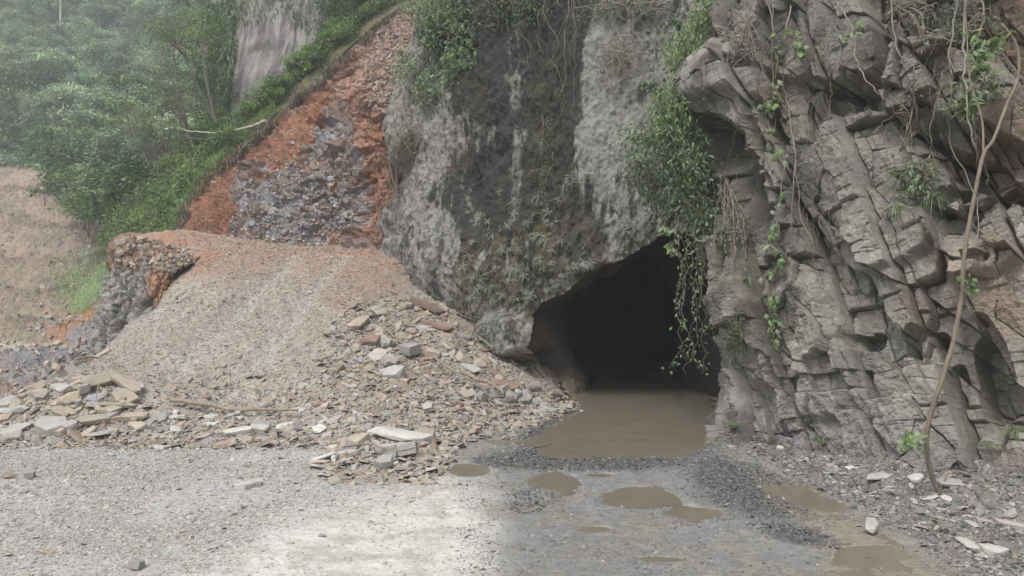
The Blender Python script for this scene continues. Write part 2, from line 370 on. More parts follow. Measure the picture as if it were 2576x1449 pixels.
GP[..., 2] = ground_h(GP[..., 0], GP[..., 1])
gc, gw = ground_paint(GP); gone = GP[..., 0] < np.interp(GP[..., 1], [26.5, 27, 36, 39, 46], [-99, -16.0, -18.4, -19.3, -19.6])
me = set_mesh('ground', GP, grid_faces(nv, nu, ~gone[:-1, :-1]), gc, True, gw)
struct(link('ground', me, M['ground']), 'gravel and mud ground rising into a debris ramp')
# water surfaces
WN = [0]
def water_sheet(name, pts, label, grow=0):
    b = bmesh.new(); WN[0] += 1; vs = [b.verts.new((p[0], p[1], WLEV+.0018*WN[0])) for p in pts]; b.faces.new(vs); me = bpy.data.meshes.new(name); b.to_mesh(me); b.free()
    o = link(name, me, M['water']); o['kind'] = 'structure'; o['label'] = label; return o
cxp, cyp = 3.6, 24
water_sheet('water', [(0.2,18.3),(0.1,21),(.9,24),(1.6,26.6),(1.6,60),(8.5,60),(8.0,27),(6.9,25),(6.3,21.5),(5.3,18.6),(3.,18.0)], 'large brown pool of standing water flooding the tunnel floor')
PL = ['round muddy puddle on the road left of the others before the tunnel', 'widest oval muddy puddle on the open road', 'small puddle right of the widest oval one',
      'shallow puddle at the end of the stone rubble', 'sliver of water between pool and oval puddle', 'long rut puddle along the right wall', 'lower half of the rut puddle by the right wall',
      'brown puddle near the pale slab in the mud', 'thin water streak joining the rubble and the pool', 'faint puddle low on the wet road', 'smallest puddle in the middle of the wet road']
for k, (x, Y, rx, ry, d) in enumerate(PUD):
    water_sheet('puddle', [(x+1.6*rx*math.cos(a), Y+1.6*ry*math.sin(a)) for a in np.linspace(0, 2*math.pi, 28, endpoint=False)], PL[k])

water_sheet('puddle', [flatpt(*p) for p in FILM], 'long skin of brown water in the sagging lane along the right wall')
# ------------------------------------------------------------------ rock faces
SURF = {}
def save_surf(key, P, N): SURF[key] = (P.reshape(-1, 3), N.reshape(-1, 3), *proj(P.reshape(-1, 3)))
def on_surf(key, px, py, off=0.0, rad=9):
    P, N, X, Y = SURF[key]
    d = (X-px)**2+(Y-py)**2; m = d < rad*rad
    if not m.any(): i = d.argmin()
    else: i = np.where(m, P[:, 1], 1e9).argmin()
    return P[i]+N[i]*off, N[i]

# --- central cliff with the tunnel mouth
rows = []
cols = [(975, 46), (958, 39), (1050, 35.3), (1190, 31.8), (1330, 29.2), (1480, 28), (1640, 27.2), (1800, 26.6), (1960, 26)]
sil = {-150: 1110, 100: 1075, 330: 1000, 560: 972, 800: 955, 1080: 950}
for py, lean in [(-150, 3.8), (100, 2.6), (330, 1.6), (560, .8), (800, .1), (1080, 0)]:
    r = []
    for k, (px, Y) in enumerate(cols):
        q = px+(sil[py]-958)*max(0, 1-k/4.) if k else px+(sil[py]-958)+30
        r.append((q, py, Y+lean))
    rows.append(r)
nv, nu = 560, 620
P = sheet(ctrl_px(rows), nv, nu); N = grid_normals(P); px, py = proj(P)
big = fbm(P*np.array([.35, .35, .22]), 4, 61); mid = fbm(P*np.array([1.3, 1.3, .6]), 5, 71, .6); fine = fbm(P*np.array([5, 5, 3.]), 4, 81, .6)
rid = 1-np.abs(fbm(P*np.array([.9, .9, .28])+3, 4, 91))*2.2
crag = np.abs(fbm(P*np.array([2.2, 2.2, .9]), 4, 95, .6)); disp = .8*big+.24*mid+.15*fine+.12*rid-.36*crag*(1-.75*ell(px, py, 1560, 330, 130, 280, -12))
# ledge above the recess left of the mouth, lumps along the left corner, hollow by the fault
disp += .75*ell(px, py, 1290, 850, 75, 55)-.9*ell(px, py, 1330, 945, 85, 45)
disp += .35*ell(px, py, 1010, 330, 50, 170, 12)+.5*ell(px, py, 970, 520, 30, 60)-.9*ell(px, py, 1000, 440, 24, 90, 25)
disp += .5*ell(px, py, 1480, 640, 120, 60, -20)+.4*ell(px, py, 1100, 600, 80, 160)+.5*ell(px, py, 1560, 330, 120, 260, -12)
disp += -.5*ell(px, py, 1640, 260, 30, 30)-.3*ell(px, py, 1180, 500, 20, 90, -8)
P0 = P.copy(); P = P+N*disp[..., None]; px, py = proj(P0)
MOUTH = [(1462,1075),(1440,1015),(1400,975),(1372,938),(1345,900),(1322,872),(1333,835),(1338,790),(1352,762),(1385,748),(1420,738),(1440,712),(1470,690),(1520,668),(1550,662),(1585,642),(1630,612),(1650,592),(1700,580),(1760,585),(1800,620),(1850,700),(1900,900),(1900,1075)]
pxd, pyd = proj(P); nd = polydist(pxd, pyd, MOUTH)+9*fbm(P*1.6, 3, 17)+5*fbm(P*7, 2, 19)
inside = nd < 0
keep = ~(inside[:-1, :-1] & inside[1:, 1:] & inside[1:, :-1] & inside[:-1, 1:])
# colour
G = lambda *a: ell(px+30*mid, py+50*big, *a)
st = fbm(P*np.array([2.6, 2.6, .24]), 5, 101, .6); st2 = fbm(P*np.array([7, 7, .8]), 4, 111, .65); sp = fbm(P*4, 4, 121, .7)
c = np.zeros(P.shape)+np.array([.235, .228, .21])
c = mixc(c, (.18, .16, .165), sst(st+.4*mid, .05, .3)*G(1110, 600, 180, 230)*.9)
c = mixc(c, (.225, .22, .205), np.maximum(G(1560, 330, 140, 300, -12), G(1590, 120, 100, 130))*.8)
dark = np.clip(1.1*G(1330, 80, 230, 190)+1.0*G(1400, 330, 80, 190, 8)+.8*G(1240, 300, 90, 180)+.75*G(1240, 470, 130, 120)+.85*G(1330, 620, 170, 130)+.7*G(1130, 440, 60, 110)+.6*G(1480, 560, 70, 100)
    +.5*G(1050, 700, 70, 130)+.8*G(1640, 240, 50, 90)+.7*G(1640, 520, 110, 90)+.6*G(1740, 60, 90, 140)+.7*G(1250, 790, 140, 90)+.55*G(1190, 520, 25, 120)+.5*G(1460, 640, 130, 60), 0, 1.3)
dark = dark+.7*G(1260, 60, 230, 190)-.5*G(1580, 170, 110, 170)+.35*G(1400, 250, 60, 220)-.25*G(1120, 480, 120, 150); km = sst(dark*.85+.8*st+.6*st2*(1-.8*G(1560, 330, 150, 300, -12))+.3*sp-.1*G(1560, 330, 120, 240, -12), .34, .78)
c = mixc(c, (.022, .022, .019), km*.93)
spk = sst(sp*.8+st2*.8, .06, .22); c = mixc(c, (.06, .058, .05), spk*.85*(1-km)*(1-.85*G(1560, 330, 120, 260, -12)))
brown = np.clip(G(1330, 690, 220, 130)+.7*G(1440, 590, 60, 90)+.6*G(1250, 800, 140, 70), 0, 1)
c = mixc(c, (.085, .07, .045), brown*sst(sp+mid, -.2, .3)*.8)
c = mixc(c, (.10, .085, .025), np.clip(G(1380, 600, 40, 70)+.7*G(1350, 300, 30, 160, 5)+.5*G(1180, 240, 60, 60), 0, 1)*sst(sp+.4*st2, -.05, .35)*.75)
c = mixc(c, (.13, .07, .04), G(1120, 360, 70, 60)*sst(sp, 0, .4)*.5)
c = mixc(c, (.20, .195, .18), np.clip(ell(px, py, 1240, 800, 18, 45)+ell(px+6*sp*3, py, 1285, 845, 26, 26)+ell(px, py, 1290, 150, 20, 120, 4)*sst(st2, -.1, .2)+ell(px, py, 1290, 440, 14, 100, -4)*sst(st2, -.2, .2), 0, 1)*.75)
c = mixc(c, (.15, .12, .125), ell(px+20*st, py, 1420, 590, 22, 110, 4)*sst(st2, -.2, .3)*.4)
c = mixc(c, (.28, .245, .19), np.clip(ell(px, py, 1320, 960, 100, 50), 0, 1)*.7)
c = mixc(c, (.20, .165, .13), np.clip(ell(px, py, 990, 300, 60, 220, 10), 0, 1)*sst(sp, -.2, .3)*.7)
c = c*(1+.18*fine)[..., None]
me = set_mesh('cliff', P, grid_faces(nv, nu, keep), c); struct(link('cliff', me, M['rock']), 'grey moss streaked rock face around the tunnel mouth')
save_surf('centre', P, grid_normals(P))
# --- tunnel bore: ring at the mouth carried back into the hill
ring = []
for k in range(len(MOUTH)-1):
    a, b = np.array(MOUTH[k], float), np.array(MOUTH[k+1], float); m = max(2, int(np.linalg.norm(b-a)/8))
    for t in np.linspace(0, 1, m, endpoint=False): ring.append(a+(b-a)*t)
ring = np.array(ring); flatP = P.reshape(-1, 3); fx, fy = pxd.ravel(), pyd.ravel()
_o = ring-np.array([1620, 860.]); ring2 = ring+_o/np.linalg.norm(_o, axis=1, keepdims=True)*26
R0 = np.array([flatP[((fx-a)**2+(fy-b)**2).argmin()] for a, b in ring2])+np.array([0, .3, 0])
prof = []   # regular arch section further in
for q in ring:
    ax = (q[0]-1620)/300.; ay = (1075-q[1])/480.
    X = np.clip(4.6+ax*2.6, 2.15, 7.6); Z = np.clip(ay*5.9-.4, -.4, 5.4); prof.append((X, Z))
prof = np.array(prof)
D = np.concatenate([np.linspace(0, 3.2, 26), np.linspace(3.5, 34, 60)])
T = np.zeros((len(D), len(ring), 3))
for i, d in enumerate(D):
    k = sst(np.array(d), 0, 3.4); base = R0+np.array([0, d, 0])
    tgt = np.stack([prof[:, 0]+.03*max(0, d-3)**2, np.full(len(ring), 28.5)+d, prof[:, 1]], -1)
    T[i] = base*(1-k)+tgt*k
ctr = T.mean(1, keepdims=True); Nn = unit((ctr-T)*np.array([1, 0, 1]))
wgt = sst(D, 0, .6)[:, None, None]
T = T+Nn*wgt*(.28*fbm(T*.8, 4, 131)+.16*fbm(T*2.6, 4, 135, .6)+.1)[..., None]
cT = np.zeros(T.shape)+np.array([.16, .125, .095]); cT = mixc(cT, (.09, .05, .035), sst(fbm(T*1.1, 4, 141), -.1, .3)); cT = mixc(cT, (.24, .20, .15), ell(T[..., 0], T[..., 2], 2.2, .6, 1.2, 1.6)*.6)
# tunnel darkness painted into the wall colour, deeper in and towards the right
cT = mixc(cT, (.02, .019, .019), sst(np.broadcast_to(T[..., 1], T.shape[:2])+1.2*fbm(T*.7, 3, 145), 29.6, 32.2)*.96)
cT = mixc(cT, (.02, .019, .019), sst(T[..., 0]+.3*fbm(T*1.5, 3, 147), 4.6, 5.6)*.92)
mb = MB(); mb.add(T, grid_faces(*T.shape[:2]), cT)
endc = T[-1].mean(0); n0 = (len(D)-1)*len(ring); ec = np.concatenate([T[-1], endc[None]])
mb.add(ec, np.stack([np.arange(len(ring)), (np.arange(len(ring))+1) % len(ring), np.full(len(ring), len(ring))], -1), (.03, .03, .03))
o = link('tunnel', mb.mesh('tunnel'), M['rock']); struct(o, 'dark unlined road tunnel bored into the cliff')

# --- right cliff: columns leaning over the road
zs = [-.8, .6, 2, 3.5, 5, 6.5, 8.2, 10, 12.5, 15.5]
lean = [-.3, 0, .35, .8, 1.2, 1.55, 1.9, 2.3, 3.1, 4.4]
base = [(1900, 33), (1838, 27), (1826, 22.6), (1880, 20.2), (1980, 18.9), (2090, 17.9), (2200, 16.8), (2320, 15.9), (2440, 15.2), (2570, 14.5), (2720, 13.8), (2900, 13.1), (3200, 11.9), (3600, 10.6)]
SIL = ([-200, -50, 60, 150, 215, 300, 340, 450, 550, 650, 750, 850, 950, 1040, 1120, 1300], [1800, 1780, 1775, 1770, 1722, 1735, 1770, 1795, 1800, 1798, 1808, 1822, 1820, 1800, 1790, 1790])
ctrl = []
for z, l in zip(zs, lean):
    r = []
    for k, (bx, Y) in enumerate(base):
        Yk = Y+l; pyk = CY-(z-CAMZ)/Yk*FPX; s = np.interp(pyk, *SIL)-1812
        pxk = bx+s*max(0, 1-max(0, k-1)/3.5); r.append(((pxk-CX)/FPX*Yk, Yk, z))
    ctrl.append(r)
nv, nu = 900, 880
P = sheet(ctrl, nv, nu); N = grid_normals(P); px, py = proj(P)
du = np.linalg.norm(np.diff(P, axis=1), axis=-1); U = np.concatenate([np.zeros((nv, 1)), np.cumsum(du, 1)], 1)[nv//3][None]*np.ones((nv, 1)); Z = P[..., 2]
U = P[..., 0]*.22-(P[..., 1]-np.interp(Z, zs, lean))*.975+.38*Z; Uw = U+.08*fbm(P*.55, 3, 151)+.035*fbm(P*2.5, 3, 152); Vw = Z-.18*U+.22*fbm(P*.6, 3, 155)
def joints(w, ln, s):
    t = Uw/w+.6*noise(np.stack([Uw/w*.7, Vw*.05, Z*0], -1), s); i = np.floor(t).astype(np.int64); f = t-i; z0 = i*0
    v = Vw/(ln*(.6+.8*hsh(i, z0, z0+1, s)))+7*hsh(i, z0, z0+2, s); j = np.floor(v).astype(np.int64); g = v-j
    return f, g, hsh(i, z0, z0+3, s), hsh(i, j, z0+4, s), hsh(i, j, z0+5, s), hsh(i, j, z0+6, s)
f1, g1, h1, k1, l1, m1 = joints(1.75, 2.6, 11); f2, g2, h2, k2, l2, m2 = joints(.85, 1.3, 12); f3, g3, h3, k3, l3, m3 = joints(.3, .42, 13)
a1, a2, r1, q1, du1, dv1 = voro(Uw/2.2, Vw/2.6, 1, .95); b1, b2, r2, q2, du2, dv2 = voro(Uw/.8, Vw/1.25, 2, .95)
up = sst(Z, 2.2, 4.2)
blk = (h1-.5)*.8+(k1-.5)*.9+(f1-.55)*(.25+.6*l1)+(g1-.5)*(m1-.35)*.5+(r1-.5)*.5
blk2 = (r2-.5)*.42+(q2-.5)*.55*du2+(k2-.5)*.5*dv2+(k2-.5)*.10+(g2-.5)*(m2-.4)*.12
blk3 = (k3-.5)*.045+(f3-.5)*.03*(l3-.3)+(g3-.5)*.06*(m3-.3)
def gap(f, w): return 1-sst(np.minimum(f, 1-f), 0, w)
crack = -.30*gap(f1, .03)*(.4+k1)-.14*(1-sst(b2-b1, 0, .06))*(q2 > .3)-.04*gap(g2, .03)*(m2 > .6)-.08*gap(g1, .015)-.02*gap(g3, .06)
q3 = m3
mid = fbm(P*np.array([1.2, 1.2, .9]), 5, 161, .6); fine = fbm(P*6, 4, 165, .6); big = fbm(P*.4, 3, 169)
soil = .8*sst(fbm(P*.5, 4, 171)-.1+.5*(ell(px, py, 2430, 200, 190, 150)+.6*ell(px, py, 2560, 760, 160, 130)+.5*ell(px, py, 2000, 150, 130, 140)-.6*ell(px, py, 2180, 380, 190, 260, 20)-.5), -.25, .35)
low = ell(px, py, 1950, 1000, 260, 260, 0, .5)
amp = (.8+.35*up)*(1-.5*soil)
disp = blk*amp*.8+blk2*amp+blk3*amp+crack*(1-.7*soil)+(.07+.12*soil+.08*low)*mid+(.06+.03*soil+.04*low)*fine+.22*big+soil*(.11*np.abs(fbm(P*2.3, 5, 175, .7)))
flat = np.clip(.8*ell(px, py, 1790, 200, 130, 130, 0, .3)+.6*ell(px, py, 2190, 500, 110, 190, -22, .25)+.6*ell(px, py, 2130, 90, 80, 110, -18, .25), 0, .85); disp = disp-flat*(blk*amp*.8+blk2*amp)
disp += bump_(px, py, 1812, 232, 92, 82, -22, 1.0)-bump_(px, py, 1790, 345, 70, 45, 0, .6)
wx_ = px+16*fbm(P*.9, 2, 176)+10*(k2-.5)+14*(h2-.5); wy_ = py+16*fbm(P*.9, 2, 177)+16*(k2-.5)
def bump(cx, cy, rx, ry, ang, d, soft=.18):
    soft = soft*.45; c_, s_ = math.cos(R(ang)), math.sin(R(ang)); dx, dy = wx_-cx, wy_-cy
    r = ((np.abs(dx*c_+dy*s_)/rx)**3.5+(np.abs(-dx*s_+dy*c_)/ry)**3.5)**(1/3.5)
    return .8*d*(1-sst(r, 1-soft, 1+soft))
disp += bump(1965, 90, 130, 100, 20, .5)-bump(1860, 330, 60, 90, -10, .7, .4)
disp += bump(2130, 100, 85, 120, -18, .8, .12)-bump(2160, 250, 70, 45, -20, .7)+bump(2180, 480, 150, 200, -28, .45, .1)
disp += bump(2400, 250, 170, 110, 20, .7, .25)-bump(2470, 400, 150, 60, 25, .8, .3)+bump(2560, 395, 90, 80, -40, 1.0, .12)
disp += -bump(2410, 520, 60, 60, 0, .6, .3)+bump(2500, 600, 140, 130, -20, .5)-bump(2510, 515, 70, 20, -25, .5)
disp += -bump(2170, 858, 45, 26, 5, .8, .15)-bump(2325, 870, 45, 45, 0, .8, .2)-bump(2510, 940, 60, 110, -14, .9, .2)-bump(2405, 960, 20, 55, -15, .6, .2)+bump(2585, 830, 90, 200, -28, 1.1, .12)
disp += bump(2460, 700, 60, 40, 0, .3)-bump(2490, 692, 45, 14, 5, .5)-bump(1950, 380, 40, 130, -20, .8, .3)-bump(1890, 480, 50, 90, -15, .9, .4)
disp += bump(2540, 1150, 90, 70, 0, .5, .4)+bump(1900, 850, 60, 120, 0, .35, .4)+bump(2050, 880, 60, 170, -14, .35, .2)+bump(1965, 440, 45, 45, 0, .5)
edge = sst(np.linspace(0, 1, nu), 0, .05)[None]
P1 = P+N*(disp*(.35+.65*edge))[..., None]
shade = (r1-.5)*.22+(r2-.5)*.26+(q3-.5)*.10
c = np.zeros(P.shape)+np.array([.255, .238, .208])
c = c*(1+shade)[..., None]
c = mixc(c, (.20, .197, .182), sst(fbm(P*.8, 3, 181), -.1, .3)*.6)
c = mixc(c, (.185, .15, .12), sst(fbm(P*.9, 5, 185)+.35*(r2-.5)+.25*ell(px, py, 1980, 120, 160, 130)+.2*ell(px, py, 2500, 600, 180, 400)-.25, 0, .3)*.65)
c = mixc(c, (.25, .215, .182), soil*.6)
c = mixc(c, (.13, .08, .05), np.clip(ell(px, py, 2480, 420, 130, 110)+ell(px, py, 2560, 120, 60, 140)+.5*ell(px, py, 2290, 110, 60, 50), 0, 1)*sst(mid, -.3, .2)*.75)
c = mixc(c, (.34, .275, .225), np.clip(ell(px, py, 2500, 690, 110, 90)+.7*ell(px, py, 2580, 850, 60, 60), 0, 1)*.6)
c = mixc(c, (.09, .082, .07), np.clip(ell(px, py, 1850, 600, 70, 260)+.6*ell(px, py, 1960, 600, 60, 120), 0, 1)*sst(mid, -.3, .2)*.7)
c = mixc(c, (.27, .205, .155), np.clip(sst(px+60*mid, 2330, 2560)*.8+.6*ell(px, py, 2420, 150, 160, 120), 0, 1)*sst(mid+(k2-.5), -.35, .25)*.75)
c = mixc(c, (.30, .285, .27), sst(Z, 2.4, 1.2)*(Z < 2.6)*.45*sst(mid, -.3, .1))
c = mixc(c, (.21, .19, .20), (1-sst(Z, .3, 1.1))*.6)
c = mixc(c, (.06, .055, .045), sst(fbm(P*np.array([1.5, 1.5, .6]), 4, 191)-.15*np.clip((px-1900)/300, 0, 2), .05, .3)*.55)
c = c*(1+.2*fine)[..., None]
me = set_mesh('cliff', P1, grid_faces(nv, nu), c, smooth=False); struct(link('cliff', me, M['block']), 'jointed grey rock wall with leaning columns on the right of the road')
save_surf('right', P1, grid_normals(P1))

# ------------------------------------------------------------------ red cut slope behind the ramp
C = [[(430,600,42.6),(505,470,46),(600,375,47.5),(695,290,48.5),(815,185,50),(955,60,52),(1085,-30,53),(1180,-110,54)],
     [(438,604,42),(520,520,44),(640,445,45),(735,370,45),(850,270,45.5),(975,170,46),(1080,60,47.5),(1180,-20,50)],
     [(440,612,41.5),(540,575,42.5),(660,530,42.8),(765,470,42.5),(870,390,42),(965,300,42),(1060,220,43),(1150,160,46)],
     [(435,625,41),(560,610,41.3),(690,590,41.2),(800,575,40.8),(880,540,40.4),(950,500,39.8),(1020,460,41),(1100,420,44)],
     [(430,665,40),(560,665,39.6),(700,670,39.4),(820,680,39),(900,690,38.4),(960,700,37.8),(1030,720,38),(1100,740,42)]]
nv, nu = 420, 560
P = sheet(ctrl_px(C), nv, nu); N = grid_normals(P); px, py = proj(P)
Q = P+.6*fbm(P*.8, 3, 201)[..., None]
a1, a2, r1, q1, du1, dv1 = voro(Q[..., 0]/1.5+Q[..., 2]*.5, Q[..., 2]/.75-Q[..., 0]*.3, 5); b1, b2, r2, q2, du2, dv2 = voro(Q[..., 0]/.5+Q[..., 2]*.6, Q[..., 2]/.28, 6)
mid = fbm(P*1.1, 5, 205, .6); fine = fbm(P*4.5, 4, 209, .6)
shale = np.clip(ell(px+20*mid, py+20*mid, 690, 510, 110, 100)+ell(px, py, 620, 560, 50, 60)+ell(px+20*mid, py, 830, 370, 55, 120, 25)+ell(px, py, 880, 480, 60, 110, -10)+ell(px, py, 760, 560, 130, 60), 0, 1)
shale = sst(shale*.9+.9*mid+.35*fine, .25, .85)
rocky = np.clip(shale+ell(px, py, 890, 330, 110, 190, 15), 0, 1)
disp = .5*mid+.26*fine+rocky*((r1-.5)*.55+(r2-.5)*.28+(q1-.5)*.6*dv1)-.5*ell(px, py, 570, 560, 30, 60)+.4*ell(px, py, 930, 330, 60, 90)-.6*ell(px, py, 905, 290, 50, 18, -10, .4)+.5*ell(px,py,870,580,50,40)
topv = np.linspace(0, 1, nv)[:, None]
disp -= .55*(1-sst(topv, 0, .05))                     # undercut below the turf
P1 = P+N*disp[..., None]
c = np.zeros(P.shape)+np.array([.28, .155, .105])
c = mixc(c, (.30, .15, .09), sst(fbm(P*.7, 4, 211)+.4*ell(px, py, 560, 530, 90, 70)+.3*ell(px, py, 720, 330, 150, 60, -40)-.1, -.05, .25)*.8)
c = mixc(c, (.40, .29, .235), np.clip(ell(px, py, 1000, 110, 110, 130, 30)+.8*ell(px, py, 880, 190, 60, 60), 0, 1)*.8)
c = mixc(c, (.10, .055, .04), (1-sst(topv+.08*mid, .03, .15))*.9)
c = mixc(c, (.36, .215, .16), ell(px, py, 910, 380, 90, 160)*sst(mid, -.3, .2)*.8)
sh = np.zeros(P.shape)+np.array([.31, .30, .31]); sh = mixc(sh, (.28, .22, .19), sst(r1+.3*mid, .6, .9)); sh = mixc(sh, (.17, .165, .175), sst(r2+.4*fine, .6, .9)*.6); sh = mixc(sh, (.24, .17, .135), sst(fbm(P*1.3, 4, 215), -.05, .3)*.7)
c = c*(1-shale[..., None])+sh*shale[..., None]
c = mixc(c, (.12, .075, .06), np.clip(ell(px, py, 850, 480, 40, 100)+ell(px, py, 930, 545, 40, 70)+ell(px, py, 900, 290, 50, 16), 0, 1)*sst(mid, -.2, .3)*.7)
c = mixc(c, (.31, .27, .25), sst(py+25*mid, 588, 622)*.6)
c = c*(1+.22*fine+.2*(r2-.5))[..., None]
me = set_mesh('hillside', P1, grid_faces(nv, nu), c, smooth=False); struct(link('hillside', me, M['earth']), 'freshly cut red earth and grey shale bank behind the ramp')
save_surf('red', P1, grid_normals(P1))
# ------------------------------------------------------------------ turf slope above the cut
C2 = [[(300,690,52),(270,580,60),(350,480,62),(460,385,62),(590,345,60),(735,240,62),(870,90,64),(1100,-200,70)],
      [(350,650,47),(380,540,52),(480,430,53),(588,368,53),(665,305,54),(770,205,56),(900,85,58),(1140,-140,62)],
      [(385,608,44.2),(465,470,47.2),(562,375,48.8),(655,292,50),(770,188,51.5),(905,62,53.5),(1040,-32,54.5),(1140,-112,55)],
      [(418,612,42.8),(497,472,46),(592,377,47.5),(687,292,48.6),(805,187,50.1),(943,62,52.1),(1073,-27,53.1),(1170,-107,54)]]
nv, nu = 140, 420
P = sheet(ctrl_px(C2), nv, nu); N = grid_normals(P); N = np.where(N[..., 2:] < 0, -N, N)
P = P+N*((.5*fbm(P*.5, 4, 221)+.25*fbm(P*2, 3, 225))*(1-sst(np.linspace(0, 1, nv), .6, .95))[:, None])[..., None]
c = np.zeros(P.shape)+np.array([.10, .115, .05]); c = mixc(c, (.17, .14, .09), sst(fbm(P*1.1, 3, 229), -.1, .3)); px, py = proj(P)
c = mixc(c, (.16, .19, .06), ell(px, py, 440, 530, 80, 90)*.7)
me = set_mesh('hillside', P, grid_faces(nv, nu), c); struct(link('hillside', me, M['earth']), 'overgrown turf slope above the red cut')
save_surf('turf', P, N)
# ------------------------------------------------------------------ purple striped background cliff
C3 = [[(520,-160,78),(600,-160,74),(720,-160,72),(850,-160,72),(1000,-160,74)],
      [(530,60,76),(590,60,72),(710,60,70),(840,60,70),(1000,60,72)],
      [(548,200,75),(585,200,71),(700,200,69),(830,200,69),(1000,200,70)],
      [(556,360,74),(590,360,70),(700,360,68),(820,360,68),(1000,360,69)],
      [(556,470,74),(590,470,70),(700,470,68),(820,470,68),(1000,470,69)]]
nv, nu = 260, 200
P = sheet(ctrl_px(C3), nv, nu); N = grid_normals(P); px, py = proj(P)
P1 = P+N*(1.1*fbm(P*np.array([.3, .3, .1]), 4, 231)+.35*fbm(P*np.array([1.6, 1.6, .25]), 4, 235))[..., None]
st = fbm(P*np.array([1.3, 1.3, .07]), 4, 239, .6)
c = np.zeros(P.shape)+np.array([.235, .21, .21]); c = mixc(c, (.15, .13, .135), sst(st, -.1, .2)); c = mixc(c, (.33, .32, .30), sst(fbm(P*np.array([2, 2, .1]), 3, 243), .1, .35)*.7)
c = mixc(c, (.08, .085, .05), sst(fbm(P*.4, 4, 247)+.5*ell(px, py, 560, 150, 40, 400), .2, .5)*.8)
c = mixc(c, (.04, .04, .035), np.clip(ell(px+30*st, py, 738, 90, 9, 60, 8, .5), 0, 1)*.8)
me = set_mesh('cliff', P1, grid_faces(nv, nu), c); struct(link('cliff', me, M['rock']), 'sheer purple grey cliff streaked with pale runs behind the turf slope')
save_surf('back', P1, grid_normals(P1))
# ------------------------------------------------------------------ far forested hill
C4 = [[(-500,-110,232),(-100,-110,236),(300,-110,232),(700,-110,218),(1200,-110,205)],
      [(-500,60,205),(-100,60,210),(300,70,205),(700,70,190),(1200,80,180)],
      [(-500,300,160),(-100,300,160),(300,310,150),(700,310,140),(1200,310,140)],
      [(-500,480,122),(-100,480,122),(250,520,110),(560,560,100),(1200,560,110)],
      [(-500,640,112),(-100,640,112),(250,720,98),(560,720,90),(1200,700,105)]]
nv, nu = 150, 180
P = sheet(ctrl_px(C4), nv, nu); N = grid_normals(P)
P = P+N*(4*fbm(P*.03, 4, 251)+1.5*fbm(P*.12, 3, 255))[..., None]
c = np.zeros(P.shape)+np.array([.05, .075, .03])
me = set_mesh('hill', P, grid_faces(nv, nu), c); struct(link('hill', me, M['earth']), 'far steep hillside carrying the forest')
save_surf('hill', P, N)
# ------------------------------------------------------------------ bare landslide slope and the lower track
C5 = [[(-500,395,118),(-150,400,118),(60,425,114),(200,470,108),(300,560,96),(420,640,84)],
      [(-500,560,96),(-150,560,96),(60,570,93),(190,585,90),(270,640,82),(400,700,74)],
      [(-500,720,78),(-150,720,78),(60,720,76),(190,725,74),(270,740,68),(400,780,62)],
      [(-500,860,62),(-150,862,62),(60,862,61),(160,868,58),(250,845,52),(380,850,48)],
      [(-500,878,56),(-150,880,56),(60,882,55),(160,897,50),(250,910,46),(380,920,42)],
      [(-500,930,44),(-150,930,44),(60,930,42),(140,935,40),(240,960,38),(380,960,36)],
      [(-500,1060,32),(-150,1060,32),(60,1050,31),(140,1050,31),(240,1050,31),(380,1050,31)]]
nv, nu = 420, 360
P = sheet(ctrl_px(C5), nv, nu); N = grid_normals(P); px, py = proj(P)
rd = np.exp(-((py-(872+np.clip(px-60, 0, 200)*.10))/11)**2)
mid = fbm(P*.35, 5, 261, .6); fine = fbm(P*1.8, 4, 265, .6)
P = P+N*((1.1*mid+.4*fine+.5*np.sin(py/13+3*mid)*.7)*(1-.85*rd))[..., None]
c = np.zeros(P.shape)+np.array([.28, .222, .17]); c = mixc(c, (.33, .255, .205), (1-sst(py+40*mid, 600, 660))*.8)
c = mixc(c, (.19, .165, .135), sst(mid+.6*fine, 0, .35)*.75)
c = mixc(c, (.14, .19, .07), np.clip(ell(px, py, 230, 700, 70, 40, -20)+.8*ell(px+20*mid, py, 200, 750, 50, 60, -30)+.3*sst(fbm(P*.5, 3, 271), .15, .4)*(py > 640), 0, 1)*sst(fine+.3, -.1, .3)*.8)
c = mixc(c, (.36, .20, .12), np.clip(ell(px, py, 190, 820, 70, 35, -30), 0, 1)*.8)
c = mixc(c, (.22, .22, .24), np.clip(ell(px, py, 215, 850, 45, 28, -20)+ell(px, py, 110, 935, 110, 42), 0, 1)*.85)
c = mixc(c, (.24, .18, .15), sst(py, 900, 930)*(1-ell(px, py, 110, 935, 110, 42))*.6)
c = mixc(c, (.45, .41, .36), rd*.85)
c = c*(1+.2*fine)[..., None]
me = set_mesh('hillside', P, grid_faces(nv, nu), c, smooth=False); struct(link('hillside', me, M['earth']), 'bare tan landslide slope with the lower track crossing its foot')
save_surf('slide', P, N)
# ------------------------------------------------------------------ grey outcrop at the outer edge of the platform
C6 = [[(275,632,44),(300,600,43),(360,592,43),(430,612,42),(500,640,41)],
      [(268,640,40),(296,612,38.6),(350,606,38.2),(420,630,37.6),(490,660,37)],
      [(266,690,39.5),(290,660,37.6),(350,660,37),(408,680,36.4),(440,690,36.4)],
      [(258,760,39),(280,750,36.9),(340,740,36.2),(390,735,35.6),(430,730,36)],
      [(240,830,39),(262,830,36.5),(310,830,35.2),(370,800,34.8),(420,770,35)],
      [(225,900,39),(240,900,36.5),(300,900,35.2),(370,870,34.8),(430,840,35.2)]]
nv, nu = 220, 220
P = sheet(ctrl_px(C6), nv, nu); N = grid_normals(P); px, py = proj(P)
a1, a2, r1, q1, du1, dv1 = voro(P[..., 0]/.55+P[..., 2]*.3, P[..., 2]/1.1, 8); b1, b2, r2, q2, _, _ = voro(P[..., 0]/.2+P[..., 2]*.3, P[..., 2]/.4, 9)
